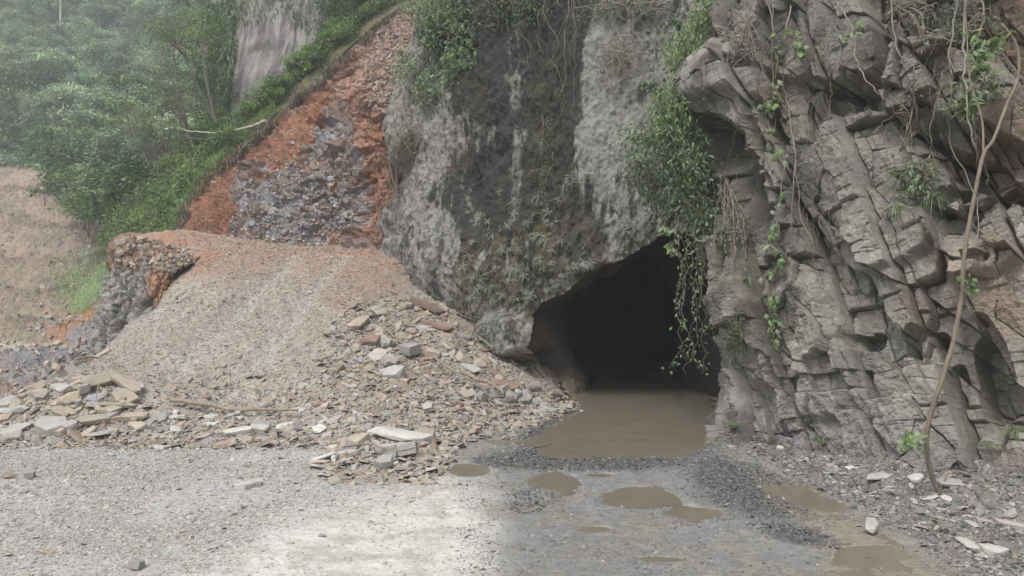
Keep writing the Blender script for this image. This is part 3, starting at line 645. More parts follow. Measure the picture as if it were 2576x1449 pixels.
mid = fbm(P*1.4, 4, 281, .6); fine = fbm(P*6, 3, 285)
rk = sst(py+30*mid, 655, 690)
P1 = P+N*(.5*mid+.1*fine+rk*((r1-.5)*.5+(r2-.5)*.16-.15*(1-sst(a2-a1, 0, .1))))[..., None]
c = np.zeros(P.shape)+np.array([.31, .195, .135]); c = mixc(c, (.18, .14, .11), sst(mid, 0, .3)*.8)
g = np.zeros(P.shape)+np.array([.25, .235, .215]); g = mixc(g, (.10, .095, .085), sst(fbm(P*np.array([2, 2, .6]), 4, 289), -.05, .2)*.85); g = mixc(g, (.36, .35, .33), sst(r2, .7, .9)*.5)
c = c*(1-rk[..., None])+g*rk[..., None]; c = mixc(c, (.36, .20, .12), rk*ell(px, py, 410, 720, 40, 50)*.85)
c = mixc(c, (.09, .07, .05), ell(px, py, 290, 655, 40, 25)*sst(mid, -.2, .2)*.8)
c = c*(1+.2*fine)[..., None]
me = set_mesh('rock_outcrop', P1, grid_faces(nv, nu), c, smooth=False); o = link('rock_outcrop', me, M['block']); struct(o, 'grey rock outcrop capped with red soil at the outer edge of the ramp')
save_surf('outcrop', P1, grid_normals(P1))
# ------------------------------------------------------------------ stones
PAL = dict(tan=(.35,.30,.24), grey=(.33,.32,.30), pink=(.345,.305,.28), pale=(.45,.435,.40), brown=(.29,.215,.165), rust=(.27,.19,.15), dark=(.11,.108,.105), blue=(.29,.30,.32), ochre=(.35,.285,.21))
def slab_proto(name, n, elong, thick, seed):
    r = np.random.default_rng(seed); b = bmesh.new()
    a = np.sort(np.linspace(0, 2*np.pi, n, endpoint=False)+r.uniform(-.35, .35, n)); rad = r.uniform(.36, .52, n)
    for z, k in ((-thick/2, r.uniform(.82, 1)), (thick/2, r.uniform(.8, 1))):
        for t, q in zip(a, rad):
            kk = k*r.uniform(.9, 1.06); b.verts.new((q*kk*math.cos(t), q*kk*math.sin(t)*elong, z*r.uniform(.7, 1.25)+.12*thick*math.cos(t*2)))
    for t, q in zip(a, rad):
        if r.random() < .5: b.verts.new((q*1.06*math.cos(t+.2), q*1.06*math.sin(t+.2)*elong, r.uniform(-.3, .3)*thick))
    bmesh.ops.convex_hull(b, input=b.verts)
    bmesh.ops.delete(b, geom=[v for v in b.verts if not v.link_faces], context='VERTS')
    bmesh.ops.dissolve_limit(b, angle_limit=.12, verts=b.verts, edges=b.edges)
    bmesh.ops.bevel(b, geom=list(b.edges), offset=.009, segments=1, affect='EDGES', clamp_overlap=True)
    bmesh.ops.triangulate(b, faces=b.faces)
    bmesh.ops.subdivide_edges(b, edges=[e for e in b.edges if e.calc_length() > .16], cuts=2, use_grid_fill=True)
    for v in b.verts:
        p = np.array(v.co)[None]*5; d = .02*float(fbm(p, 3, seed)[0]); v.co += v.normal*d
    me = bpy.data.meshes.new(name); b.to_mesh(me); b.free(); return me
SHAPES = [(5,.6,.11),(6,.75,.15),(7,.55,.10),(4,.7,.22),(6,.45,.15),(5,.85,.38),(7,.8,.09),(5,.35,.12),(6,.9,.6),(4,.5,.16)]
PROTO = {}
def stone_mesh(k, pal):
    if (k, pal) not in PROTO:
        me = slab_proto('stone', *SHAPES[k], seed=40+k)
        a = me.color_attributes.new('Col', 'FLOAT_COLOR', 'POINT'); c = PAL[pal]
        a.data.foreach_set('color', np.tile([c[0], c[1], c[2], 1], len(me.vertices)).astype(np.float32))
        me.materials.append(M['stone']); PROTO[(k, pal)] = me
    return PROTO[(k, pal)]
def gnormal(x, y):
    e = .4; hx = bil(_H, x+e, y)-bil(_H, x-e, y); hy = bil(_H, x, y+e)-bil(_H, x, y-e)
    return unit(np.stack([-hx, -hy, np.full(np.shape(x), 2*e)], -1))
def place_stone(px, py, k, size, pal, yaw, tilt=.25, lift=.3, label=None, group=None, zs=1):
    x, y = ground_hit(px, py); x, y = float(x[0]), float(y[0]); z = float(ground_h(np.array([x]), np.array([y]))[0])
    n = Vector(gnormal(np.array(x), np.array(y)).tolist()); ax = Vector((random.uniform(-1, 1), random.uniform(-1, 1), 0)).normalized()
    q = Matrix.Rotation(random.uniform(.2, 1)*tilt, 3, ax) @ n.to_track_quat('Z', 'Y').to_matrix() @ Matrix.Rotation(yaw, 3, 'Z')
    o = link('stone', stone_mesh(k, pal)); th = SHAPES[k][2]*size*zs
    o.matrix_world = Matrix.Translation(Vector((x, y, z+th*lift))) @ q.to_4x4() @ Matrix.Diagonal((size, size, size*zs, 1))
    tag(o, label, 'stone', group); return o
NST = 0
HERO = [ # px, py, shape, size m, palette, yaw, tilt, lift, label
 (255,975,4,1.45,'tan',.5,.3,.9,'long tan slab crowning the heap at the ramp foot'),
 (318,985,7,1.3,'tan',-.7,.35,.9,'narrow curved tan slab right of the crowning slab on the heap'),
 (300,1025,2,1.35,'tan',.8,.5,.7,'big smooth tan slab sloping below the crowning slab'),
 (240,1010,1,.7,'blue',.6,.5,.6,'bluish grey flat slab tucked under the crowning slab'),
 (212,995,8,.42,'grey',0,.3,.8,'rounded purple grey stone among the heap slabs'),
 (150,1088,1,.95,'tan',.1,.25,.6,'flat tan block at the front of the heap with a dark underside'),
 (205,1112,6,.95,'ochre',-.5,.9,.45,'upright fan shaped tan slab leaning at the heap front'),
 (240,1070,4,1.1,'tan',.3,.3,.8,'weathered brown streaked slab lying across the heap front'),
 (325,1062,7,1.3,'tan',.1,.2,.8,'long tan bar of stone with a dark shaded side'),
 (345,1085,3,.62,'tan',-.4,.3,.6,'angular tan block right of the upright fan slab'),
 (30,1108,3,.7,'pink',1.3,.6,.5,'pinkish upright stone near the outer end of the heap'),
 (18,1020,1,.7,'grey',.4,.4,.5,'grey slab on the outer end of the heap'),
 (255,880,2,1.15,'pale',-.35,.2,.7,'pale long stone forming a corner high on the ramp edge'),
 (262,893,4,.9,'tan',.7,.2,.8,'tan long stone crossing under the pale one at the ramp edge'),
 (903,826,4,1.45,'tan',.9,.5,.75,'large tan pointed slab high on the ramp flank'),
 (972,868,2,1.1,'pink',-1.0,.5,.7,'pale pink leaning slab below the pointed slab on the flank'),
 (915,912,1,.62,'blue',-.3,.8,.7,'pale blue grey squarish slab standing on the flank'),
 (1075,790,7,1.9,'rust',-.75,.3,.9,'long rust red plank of rock on the flank against the cliff'),
 (1100,835,7,1.6,'rust',-.6,.3,.8,'dark red slab below the long red plank of rock'),
 (1165,850,1,.95,'pink',-.4,.6,.7,'pinkish upright slab beside the bromeliad tufts at the cliff foot'),
 (1270,975,2,1.35,'rust',-.4,.5,.8,'broad rust red slab near the recess of the cliff'),
 (1345,985,3,.85,'grey',-.1,.3,.9,'square grey block at the rubble end by the tunnel'),
 (1400,1000,3,.8,'tan',0,.3,.7,'tan block nearest the tunnel opening on the rubble'),
 (1318,1010,1,.85,'grey',.3,.3,.7,'grey tilted slab just below the square block by the tunnel'),
 (1285,1015,5,.6,'grey',1,.3,.6,'grey chunky stone under the fallen pole'),
 (1150,1020,1,.7,'brown',.2,.3,.6,'brown slab under the fallen pole on the rubble'),
 (1015,1105,2,1.9,'pale',-.3,.25,.5,'largest whitish slab at the toe of the flank'),
 (893,1118,1,1.0,'tan',-.1,.3,.6,'pinkish tan slab left of the largest whitish slab'),
 (1000,1140,4,1.3,'pale',-.4,.25,.6,'whitish slab in front of the largest whitish one'),
 (965,1182,5,.52,'grey',.3,.3,.8,'angular grey cube shaped stone standing out at the rubble toe'),
 (870,1145,2,.9,'grey',.1,.2,.6,'low grey slab at the left of the rubble toe'),
 (600,1098,4,.95,'pale',.15,.15,.8,'pale greenish slab in the front band of stones'),
 (655,1092,3,.6,'pale',.3,.25,.9,'whitish block in the front band under the long branch'),
 (405,1133,1,.5,'pale',.2,.25,.7,'whitish flat stone alone in front of the stone band'),
 (625,1225,4,.8,'pale',-.2,.1,.4,'long pale flake lying flat on the gravel'),
 (1475,1140,5,.3,'dark',.3,.2,1.0,'small dark wet stone sticking out of the near pool edge'),
 (2190,1340,7,.85,'pale',.05,.1,.8,'long white slab lying in the mud by the rut puddle'),
 (2215,1215,2,.75,'grey',1.5,1.1,.6,'grey slab standing upright at the foot of the right wall'),
 (2395,1235,4,.65,'grey',.9,.6,.6,'grey leaning slab beside the base of the thin tree'),
 (2305,1225,1,.4,'pale',.3,.2,.6,'pale stone left of the thin tree base'),
 (2440,1195,1,.42,'grey',.2,.3,.6,'grey stone on the soil under the hollow in the wall'),
 (2548,1335,4,.6,'pink',.4,.3,.6,'pinkish slab near the right end of the mud'),
 (2440,1385,2,.5,'pale',-.2,.3,.6,'white flat slab low in the mud on the right'),
 (2500,1405,1,.5,'pale',.5,.3,.6,'whitish stone beyond the white flat slab in the mud'),
 (1965,1140,2,.5,'pale',-.1,.2,.6,'whitish slab at the foot of the right wall near the grass tuft'),
 (75,1205,5,.3,'grey',.1,.2,.7,'grey stone alone on the gravel'),
 (25,1205,3,.35,'brown',.1,.3,.6,'reddish brown stone on the gravel below the heap'),
 (345,1430,5,.3,'grey',.1,.2,.7,'pale grey stone on the near edge of the gravel'),
 (120,1395,2,.3,'ochre',.1,.2,.7,'thin ochre stone on the near gravel')]
for h in HERO: place_stone(h[0], h[1], h[2], h[3], h[4], h[5], h[6], h[7], h[8]); NST += 1
def cluster(n, fn, sizes, pals, shapes, label, group, tilt=.4, lift=(.2, .9)):
    for k in range(n):
        px, py = fn(); s = random.uniform(*sizes)*random.uniform(.75, 1)
        place_stone(px, py, random.choice(shapes), s, random.choice(pals), random.uniform(-1, 1)*1.3+random.choice([0, 3.14]), tilt, random.uniform(*lift), label, group)
U_ = random.uniform
def band(x0, y0, x1, y1, w):
    def f():
        t = random.random(); return x0+(x1-x0)*t, y0+(y1-y0)*t+U_(-w, w)
    return f
def heap():
    while True:
        px = U_(-20, 400); py = U_(955, 1115)
        if py > 1035-px*.35*(px < 200)-(px > 200)*70 and (px < 340 or py > 1050): return px, py
cluster(50, heap, (.5, 1.2), ['tan', 'tan', 'grey', 'pink', 'tan', 'ochre'], [0, 1, 2, 3, 4, 5, 6, 7, 9], 'loose tan or grey shale slab in the heap at the left foot of the ramp', 'slabs in the left heap')
cluster(34, band(400, 1078, 830, 1075, 40), (.35, .75), ['pale', 'grey', 'tan', 'pale'], [0, 1, 2, 4, 6, 7, 9], 'flat pale slab in the stone band across the foot of the ramp', 'slabs in the front band', .25)
def toe():
    return U_(820, 1110), U_(1080, 1190)
cluster(24, lambda: (lambda t: (820+290*t[0]-60*t[1], 1095+95*t[1]))((random.random(), random.random())), (.35, .9), ['pale', 'grey', 'tan', 'pale', 'pink'], [0, 1, 2, 4, 5, 6, 7], 'pale or tan slab in the spill of stones at the rubble toe', 'slabs in the rubble toe', .4)
def flank():
    t = random.random(); u = random.random()**.8
    x0, y0 = 880+t*120, 800+t*260; x1, y1 = 1080+t*360, 770+t*240
    return x0+(x1-x0)*u, y0+(y1-y0)*u
cluster(92, flank, (.35, 1.05), ['tan', 'pink', 'grey', 'tan', 'tan', 'rust'], [0, 1, 2, 3, 4, 5, 6, 7, 9], 'broken tan, pink or brown slab on the flank of the ramp', 'slabs on the ramp flank', .55, (.3, 1.1))
cluster(18, band(1200, 1005, 1400, 1030, 22), (.3, .6), ['grey', 'tan', 'grey', 'pale'], [1, 3, 5, 8, 9], 'grey stone block at the tunnel end of the rubble', 'blocks by the tunnel', .4, (.3, .9))
cluster(16, band(400, 770, 480, 735, 14), (.3, .6), ['tan', 'brown', 'grey'], [0, 1, 2, 6], 'tan slab on the outer edge of the ramp near the outcrop', 'slabs on the outer ramp edge', .3)
cluster(10, lambda: (U_(300, 900), U_(760, 1060)), (.18, .38), ['tan', 'grey', 'pale', 'pink'], [0, 1, 2, 6], 'small slab lying on the driven surface of the ramp', 'small slabs on the ramp', .2, (.3, .7))
cluster(8, lambda: (U_(100, 800), U_(1150, 1330)), (.1, .22), ['pale', 'grey', 'pink'], [0, 1, 2, 5, 6], 'small stone scattered on the grey gravel', 'small stones on the gravel', .2, (.3, .7))
cluster(34, lambda: (lambda t: (1960+620*t, 1150+(190*t if t > .3 else 120*t)+U_(-16, 34)))(random.random()), (.18, .42), ['pale', 'grey', 'grey', 'pink'], [0, 1, 2, 4, 6, 7], 'pale or grey shale slab in the mud strip along the right wall', 'pale slabs along the right wall', .35, (.3, .8))
# countless small chips
def chips(name, n, box, dens, size, pals, label, tilt=.35, lift=.25):
    x = rng.uniform(box[0], box[1], n); y = rng.uniform(box[2], box[3], n); h = bil(_H, x, y)
    px, py = proj(np.stack([x, y, h], -1)); d = dens(px, py, x, y, h)
    m = rng.random(n) < d; x, y = x[m], y[m]; n = len(x); h = ground_h(x, y)
    m = h > WLEV-.03; x, y, h = x[m], y[m], h[m]; n = len(x); px, py = proj(np.stack([x, y, h], -1))
    s = size(rng.lognormal(0, .45, n), px, py, y)
    nn = unit(gnormal(x, y)+rng.normal(0, tilt, (n, 3))*.7); t = unit(np.cross(nn, rand_dirs(n))); b = np.cross(nn, t)
    ang = np.linspace(0, 2*np.pi, 5, endpoint=False)[None]+rng.uniform(-.4, .4, (n, 5)); rad = rng.uniform(.36, .56, (n, 5))*s[:, None]; el = rng.uniform(.4, .95, n)[:, None]
    u = (rad*np.cos(ang))[..., None]*t[:, None]+(rad*el*np.sin(ang))[..., None]*b[:, None]
    th = s*rng.uniform(.05, .17, n); c0 = np.stack([x, y, h+th*lift], -1)[:, None]
    top = c0+u*rng.uniform(.75, 1, (n, 1, 1))+(nn*th[:, None])[:, None]*.5*rng.uniform(.6, 1.3, (n, 5, 1)); bot = c0+u-(nn*th[:, None])[:, None]*.5
    V = np.concatenate([top, bot], 1).reshape(-1, 3); k = np.arange(n)[:, None]*10
    F5 = k+np.arange(5); Fq = np.concatenate([k+np.array([i, i+5, (i+1) % 5+5, (i+1) % 5]) for i in range(5)])
    P_ = np.array(pals(px, py, n)); c = (P_*.75+P_.mean(0)*.25)*(1+rng.uniform(-.3, .12, (n, 1)))*(1+rng.uniform(-.05, .05, (n, 3)))
    me = set_mesh(name, V, [F5, Fq], np.repeat(c, 10, 0), smooth=False); o = link(name, me, M['chips']); tag(o, label, None, None, 'stuff')
def pick(names, w=None):
    A = np.array([PAL[q] for q in names])
    return lambda px, py, n: A[rng.choice(len(names), n, p=w)]
def ramp_pal(px, py, n):
    A = pick(['tan', 'grey', 'pink', 'pale', 'brown'], [.5, .27, .05, .03, .15])(px, py, n)
    k = 1-sst(py+rng.uniform(-40, 40, n), 650, 760); B = pick(['rust', 'brown', 'pink', 'tan'], [.4, .25, .2, .15])(px, py, n)
    return np.where((rng.random(n) < k*.8)[:, None], B, A)
def d_ramp(px, py, x, y, h):
    on = sst(h, .1, .4)*(x < 1.8)*(x > -17); tr = 0
    for xa in (-10.6, -8.3): tr = tr+np.exp(-((x-xa-.03*(y-30))/.5)**2)
    return on*(.8-.2*np.clip(tr, 0, 1))*np.clip(26/y, .3, 1)
chips('gravel', 200000, (-17, 3, 20, 41), d_ramp, lambda l, px, py, y: np.clip(.058*l*(y/24)**.5, .02, .3), ramp_pal, 'broken shale covering the debris ramp')
def d_flank(px, py, x, y, h):
    e = polym(px, py, [(880,760),(1050,760),(1460,1035),(1150,1115),(1100,1210),(820,1235),(840,1060),(800,900)], 25)
    e2 = polym(px, py, [(-50,1000),(200,955),(330,965),(420,1060),(850,1070),(840,1125),(-50,1125)], 14)
    e3 = polym(px, py, [(380,960),(860,940),(900,1100),(380,1100)], 40)*.3
    return np.clip(e*.95+e2*.95+e3, 0, 1)
chips('rubble', 62000, (-17, 3, 16, 38), d_flank, lambda l, px, py, y: np.clip(.15*l, .04, .5), ramp_pal, 'loose broken slabs covering the heap and the flank', .6, .9)
def d_left(px, py, x, y, h):
    k = polym(px, py, LEFTPOLY, 30)*(1-.93*polym(px+40*fbm(np.stack([x, y, 0*x], -1)*.6, 3, 33), py, BRIGHT, 60)); f = fbm(np.stack([x, y, 0*x], -1)*.8, 3, 37)
    return k*np.clip(.75+1.2*f, .2, 1)*(h < .3)
chips('gravel', 230000, (-16, 0, 9.5, 21.5), d_left, lambda l, px, py, y: np.clip(.042*l*(y/14)**.5, .014, .2), pick(['grey', 'pink', 'pale', 'tan', 'brown'], [.45, .16, .26, .10, .03]), 'fine grey shale chips over the flat ground')
def d_mud(px, py, x, y, h):
    k = (px > 1150)*(h < .6); f = fbm(np.stack([x, y, 0*x], -1)*1.1, 3, 39); dp = polydist(x, y, POOL)
    edge = np.exp(-((dp-.3)/.5)**2)+polym(px, py, BERM, 40)
    return k*np.clip(.16+.4*sst(f, 0, .3)+.65*edge, 0, 1)*(y < 27)
chips('gravel', 120000, (-2.5, 11, 9.5, 27), d_mud, lambda l, px, py, y: np.clip(.034*l*(y/14)**.5, .01, .14), pick(['dark', 'grey', 'blue', 'pale', 'pink'], [.66, .22, .06, .01, .05]), 'dark wet gravel crumbs on the muddy road')
chips('gravel', 9000, (-16, 0, 9.5, 21.5), lambda px, py, x, y, h: polym(px, py, LEFTPOLY, 30)*(1-.9*polym(px, py, BRIGHT, 60))*np.clip(.1+1.6*fbm(np.stack([x, y, 0*x], -1)*.9, 3, 47), .04, 1), lambda l, px, py, y: np.clip(.10*l, .05, .28), pick(['grey', 'pink', 'pale', 'tan', 'brown'], [.35, .2, .25, .15, .05]), 'flat shale pieces strewn in patches over the gravel')
chips('gravel', 60000, (-1, 8, 9.5, 20), lambda px, py, x, y, h: np.clip(ell(px, py, 1880, 1230, 140, 55, 20)+ell(px, py, 2000, 1345, 100, 22, 12)+ell(px, py, 1450, 1162, 260, 20)+.5*ell(px, py, 1330, 1260, 60, 30), 0, 1), lambda l, px, py, y: np.clip(.045*l, .015, .13), pick(['dark', 'grey'], [.93, .07]), 'dark churned clods of wet gravel', .6, .8)
def d_berm(px, py, x, y, h): return polym(px, py, BERM, 14)*.85*(h < 1.5)
chips('rubble', 30000, (3, 11, 9.5, 24), d_berm, lambda l, px, py, y: np.clip(.075*l, .03, .25), pick(['pale', 'grey', 'pink', 'dark', 'brown'], [.05, .36, .05, .48, .06]), 'broken shale and clods along the foot of the right wall', .6, .6)
# debris on cut bank, outcrop and landslide slope
def chips_on(key, n, poly, size, names, w, label, name='rubble', tilt=.5):
    P, N, X, Y = SURF[key]; m = inpoly(X, Y, poly); P, N = P[m], N[m]; i = rng.integers(0, len(P), n); P, N = P[i]+rng.normal(0, .04, (n, 3)), unit(N[i]+np.array([0, 0, .6]))
    s = size*rng.lognormal(0, .45, n); nn = unit(N+rng.normal(0, tilt, (n, 3))); t = unit(np.cross(nn, rand_dirs(n))); b = np.cross(nn, t)
    ang = np.linspace(0, 2*np.pi, 5, endpoint=False)[None]+rng.uniform(-.4, .4, (n, 5)); rad = rng.uniform(.36, .56, (n, 5))*s[:, None]
    u = (rad*np.cos(ang))[..., None]*t[:, None]+(rad*.65*np.sin(ang))[..., None]*b[:, None]; th = (s*rng.uniform(.15, .5, n))[:, None, None]
    V = np.concatenate([P[:, None]+u*.85+nn[:, None]*th, P[:, None]+u-nn[:, None]*th], 1).reshape(-1, 3); k = np.arange(n)[:, None]*10
    F5 = k+np.arange(5); Fq = np.concatenate([k+np.array([i, i+5, (i+1) % 5+5, (i+1) % 5]) for i in range(5)])
    A = np.array([PAL[q] for q in names])[rng.choice(len(names), n, p=w)]*(1+rng.uniform(-.3, .2, (n, 1)))
    o = link(name, set_mesh(name, V, [F5, Fq], np.repeat(A, 10, 0), False), M['chips']); tag(o, label, None, None, 'stuff')
chips_on('red', 900, [(560,600),(600,470),(700,400),(800,300),(860,330),(900,640),(560,640)], .16, ['blue', 'grey', 'dark', 'pink', 'brown'], [.25, .3, .03, .2, .22], 'splintered grey shale sticking out of the cut bank')
chips_on('red', 5000, [(900,250),(960,60),(1080,-20),(1100,200),(980,300)], .13, ['pink', 'tan', 'rust'], [.4, .3, .3], 'small pink stones on the upper red scree')
chips_on('red', 3500, [(430,590),(700,600),(960,640),(960,700),(430,690)], .16, ['brown', 'grey', 'rust', 'tan'], [.3, .25, .25, .2], 'broken stone at the foot of the cut bank')
chips_on('slide', 1800, [(-50,430),(200,470),(330,640),(250,900),(200,1000),(-50,1000)], .28, ['tan', 'pink', 'grey', 'brown'], [.4, .3, .15, .15], 'scattered stones on the landslide slope', tilt=.7)
chips_on('outcrop', 600, [(290,600),(480,600),(480,690),(300,670)], .2, ['brown', 'tan', 'grey', 'rust'], [.3, .3, .2, .2], 'stones on the soil capping the outcrop')
for (px, py, s, pal, lb) in [(312,603,.8,'pale','pale rounded boulder at the outer corner of the platform'), (345,598,.9,'tan','tan boulder next to the pale one on the platform edge'), (505,655,.6,'brown','brown slab lying on the platform behind the ramp crest'), (385,600,.5,'tan','small tan boulder on the platform edge')]:
    p, n = on_surf('outcrop', px, py, .08); o = link('stone', stone_mesh(5, pal)); o.location = p; o.scale = (s, s, s*.8); o.rotation_euler = (.1, .2, px); tag(o, lb, 'stone')
# ------------------------------------------------------------------ trees
GR = {k: tuple(1.4*x+.2*sum(v)/3 for x in v) for k, v in dict(mid=(.075,.125,.035), dark=(.035,.065,.022), bright=(.13,.22,.05), olive=(.10,.12,.045), blue=(.07,.115,.06), pale=(.17,.23,.10), grey=(.15,.18,.12), dry=(.16,.13,.09)).items()}
BARK = (.17,.145,.115)
def empty(name, loc=(0, 0, 0)):
    o = bpy.data.objects.new(name, None); COL.objects.link(o); o.location = loc; o.empty_display_size = .3; return o
def make_tree(name, H, cr, ch, nclump, nleaf, L, cols, lean=(0, 0), tr=.12, barkc=BARK, spread=.55, aspect=.5, limb=1, base=.35):
    root = empty(name); top = np.array([lean[0], lean[1], H*.82])
    cc = rand_dirs(nclump)*rng.uniform(.25, 1, (nclump, 1))**.5*np.array([cr, cr, ch]); cc[:, 2] = np.where(cc[:, 2] < -ch*.5, -cc[:, 2], cc[:, 2])
    cc = cc+np.array([lean[0]*.9, lean[1]*.9, H-ch*.9])
    mb = MB(); t = np.linspace(0, 1, 9)[:, None]; bow = np.sin(t*np.pi)*rng.uniform(-.06, .06, 2)*H
    line = top*t+np.concatenate([bow, 0*t], 1); line[0, 2] = -.6
    tube(mb, line, np.linspace(tr, tr*.35, 9), barkc, 6)
    for k in range(int(nclump*limb)):
        s = line[rng.integers(int(9*base), 9)]; e = cc[k]; m = (s+e)/2+rng.normal(0, .08*cr, 3)+np.array([0, 0, -.05*cr])
        tube(mb, smooth_line([s, m, e], 6), np.linspace(tr*.35, tr*.1, 6), barkc, 4)
    link('trunk', mb.mesh('trunk'), M['bark'], root)
    mb = MB(); i = rng.integers(0, nclump, nleaf); off = rng.normal(0, 1, (nleaf, 3))*np.array([1, 1, .55])*cr*spread*rng.uniform(.45, .8, nclump)[i][:, None]*.55
    P = cc[i]+off; D = unit(rng.normal(0, 1, (nleaf, 3))*np.array([1, 1, .5])+unit(off)*.6+np.array([0, 0, -.25])); N = unit(rng.normal(0, .6, (nleaf, 3))+np.array([0, 0, 1.]))
    A = np.array([GR[c] for c in cols])[rng.integers(0, len(cols), nclump)][i]*(1+rng.uniform(-.3, .3, (nleaf, 1)))*(1+rng.uniform(-.08, .08, (nleaf, 3)))
    leaves(mb, P, D, N, L*rng.uniform(.6, 1.3, nleaf), L*aspect*rng.uniform(.7, 1.2, nleaf), A)
    link('crown', mb.mesh('crown', False), M['tleaf'], root)
    return root
USED = set()
def put(proto, loc, rz, s, label, cat, group=None, name=None):
    if proto.name not in USED: USED.add(proto.name); r = proto
    else:
        r = proto.copy(); COL.objects.link(r)
        for ch in list(proto.children):
            c = ch.copy(); COL.objects.link(c); c.parent = r; c.matrix_parent_inverse = ch.matrix_parent_inverse
    r.location = loc; r.rotation_euler = (0, 0, rz); r.scale = (s if np.ndim(s) else (s, s, s)); tag(r, label, cat, group); return r
GR0 = dict(GR); GR.update({k: tuple(1.1*x+.4*sum(v)/3+.04 for x in v) for k, v in GR.items()})  # distance haze partly put into the far leaf colours, paler and greyer
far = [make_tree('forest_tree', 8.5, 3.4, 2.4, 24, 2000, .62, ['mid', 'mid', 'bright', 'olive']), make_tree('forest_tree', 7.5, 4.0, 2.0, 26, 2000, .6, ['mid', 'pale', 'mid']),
       make_tree('forest_tree', 10, 3.0, 3.2, 24, 2000, .6, ['dark', 'mid', 'blue']), make_tree('forest_tree', 9, 3.6, 2.6, 28, 1700, .7, ['bright', 'mid', 'blue']), make_tree('forest_tree', 8, 2.6, 2.4, 18, 1400, .55, ['olive', 'mid', 'grey'])]
LB = ['dense rounded green tree in the forest on the far hillside', 'wide pale green tree in the forest on the far hillside', 'tall dark green tree in the forest on the far hillside', 'bright loose leaved tree in the forest on the far hillside', 'small olive green tree in the forest on the far hillside']
pts = []
tries = 0
while len(pts) < 235 and tries < 20000:
    tries += 1; px, py = U_(-60, 620), U_(-130, 470)
    if py > 452-px*.25 and px < 150: continue
    dmin = 15+18*max(0, py)/460
    if all((px-a)**2+((py-b)*1.3)**2 > dmin**2 for a, b in pts): pts.append((px, py))
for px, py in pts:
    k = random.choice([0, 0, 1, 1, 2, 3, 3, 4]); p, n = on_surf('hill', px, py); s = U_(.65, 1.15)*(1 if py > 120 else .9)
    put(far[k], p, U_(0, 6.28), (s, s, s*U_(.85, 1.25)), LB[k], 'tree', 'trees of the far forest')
pale = make_tree('tall_tree', 17, 3.2, 2.4, 14, 900, .6, ['pale', 'mid', 'grey'], tr=.34, barkc=(.5, .46, .38), base=.75)
for k, (px, py, s, lb) in enumerate([(158,92,1.0,'tall tree with the brightest pale bare trunk high on the far hill'), (313,38,.8,'pale straight trunk tree at the top of the far hill'), (12,60,.8,'forked pale trunk tree in the outer top corner of the forest'), (243,70,.6,'thin pale trunk tree between the two tall ones on the far hill'), (205,110,.5,'short pale trunk tree below the tall ones on the far hill'), (100,45,.7,'pale trunk tree beside the brightest trunk on the far hill'), (400,40,.6,'slim pale trunk tree near the cliff on the far hill')]):
    p, n = on_surf('hill', px, py); put(pale, p, k*1.3, s, lb, 'tree')
def surf_leaves(key, n, poly, L, cols, label, name='undergrowth', thick=.5, aspect=.5, up=.5):
    P, N, X, Y = SURF[key]; m = inpoly(X, Y, poly); P, N = P[m], N[m]; i = rng.integers(0, len(P), n); P = P[i]+N[i]*rng.uniform(0, thick, (n, 1))+rng.normal(0, thick*.4, (n, 3)); N = unit(N[i]+rng.normal(0, .5, (n, 3)))
    f = fbm(P*.5/max(thick, .3), 3, 301); A = np.array([GR[c] for c in cols])[np.clip(((f*.9+.5)*len(cols)).astype(int), 0, len(cols)-1)]*(1+rng.uniform(-.35, .3, (n, 1)))
    mb = MB(); leaves(mb, P, unit(rng.normal(0, 1, (n, 3))+np.array([0, 0, up])), N, L*rng.uniform(.5, 1.3, n), L*aspect*rng.uniform(.7, 1.2, n), A)
    tag(link(name, mb.mesh(name, False), M['grass'], None), label, None, None, 'stuff')
surf_leaves('hill', 60000, [(-300,-150),(800,-150),(800,560),(300,560),(130,470),(-300,470)], 1.0, ['dark', 'mid', 'mid', 'bright'], 'forest undergrowth covering the far hillside', thick=1.6)
surf_leaves('slide', 5000, [(-20,415),(120,425),(240,500),(330,590),(400,640),(330,470),(200,420),(60,405)], .6, ['mid', 'blue', 'pale'], 'scrub along the top of the landslide', thick=1.2)
surf_leaves('slide', 5000, [(190,780),(215,740),(265,680),(285,660),(270,720),(240,770),(190,800)], .35, ['pale', 'bright', 'pale'], 'light green grass on the lower landslide slope', 'grass', .5, .12, 2)
surf_leaves('slide', 2200, [(100,690),(180,640),(270,620),(270,680),(150,720)], .35, ['pale', 'olive'], 'thin grass on the landslide slope', 'grass', .3, .15, 2)
GR.update(GR0)
# shrubs and bushes spilling from the forest onto the slide
bush = [make_tree('shrub', 2.6, 1.7, 1.2, 18, 1500, .26, ['mid', 'blue', 'grey'], tr=.05, base=.05), make_tree('shrub', 2.2, 1.5, 1.0, 16, 1300, .24, ['bright', 'mid', 'pale'], tr=.05, base=.05), make_tree('shrub', 3.2, 1.6, 1.6, 18, 1500, .3, ['dark', 'mid', 'blue'], tr=.06, base=.05)]
BL = ['blue green rounded shrub between the forest and the landslide', 'light green shrub between the forest and the landslide', 'dark green tall shrub between the forest and the landslide']
for k in range(44):
    t = random.random(); px = 130+t*270+U_(-30, 30); py = 435+t*150+U_(-55, 30); p, n = on_surf('slide' if px < 200 else 'hill', px, py)
    Y = min(p[1], 58+(1-t)*36+U_(-3, 3)); q = pw(px, py+14, Y); j = k % 3; s = U_(1.0, 1.8); put(bush[j], q-np.array([0, 0, 1.2]), U_(0, 6), s, BL[j], 'shrub', 'shrubs along the landslide edge')
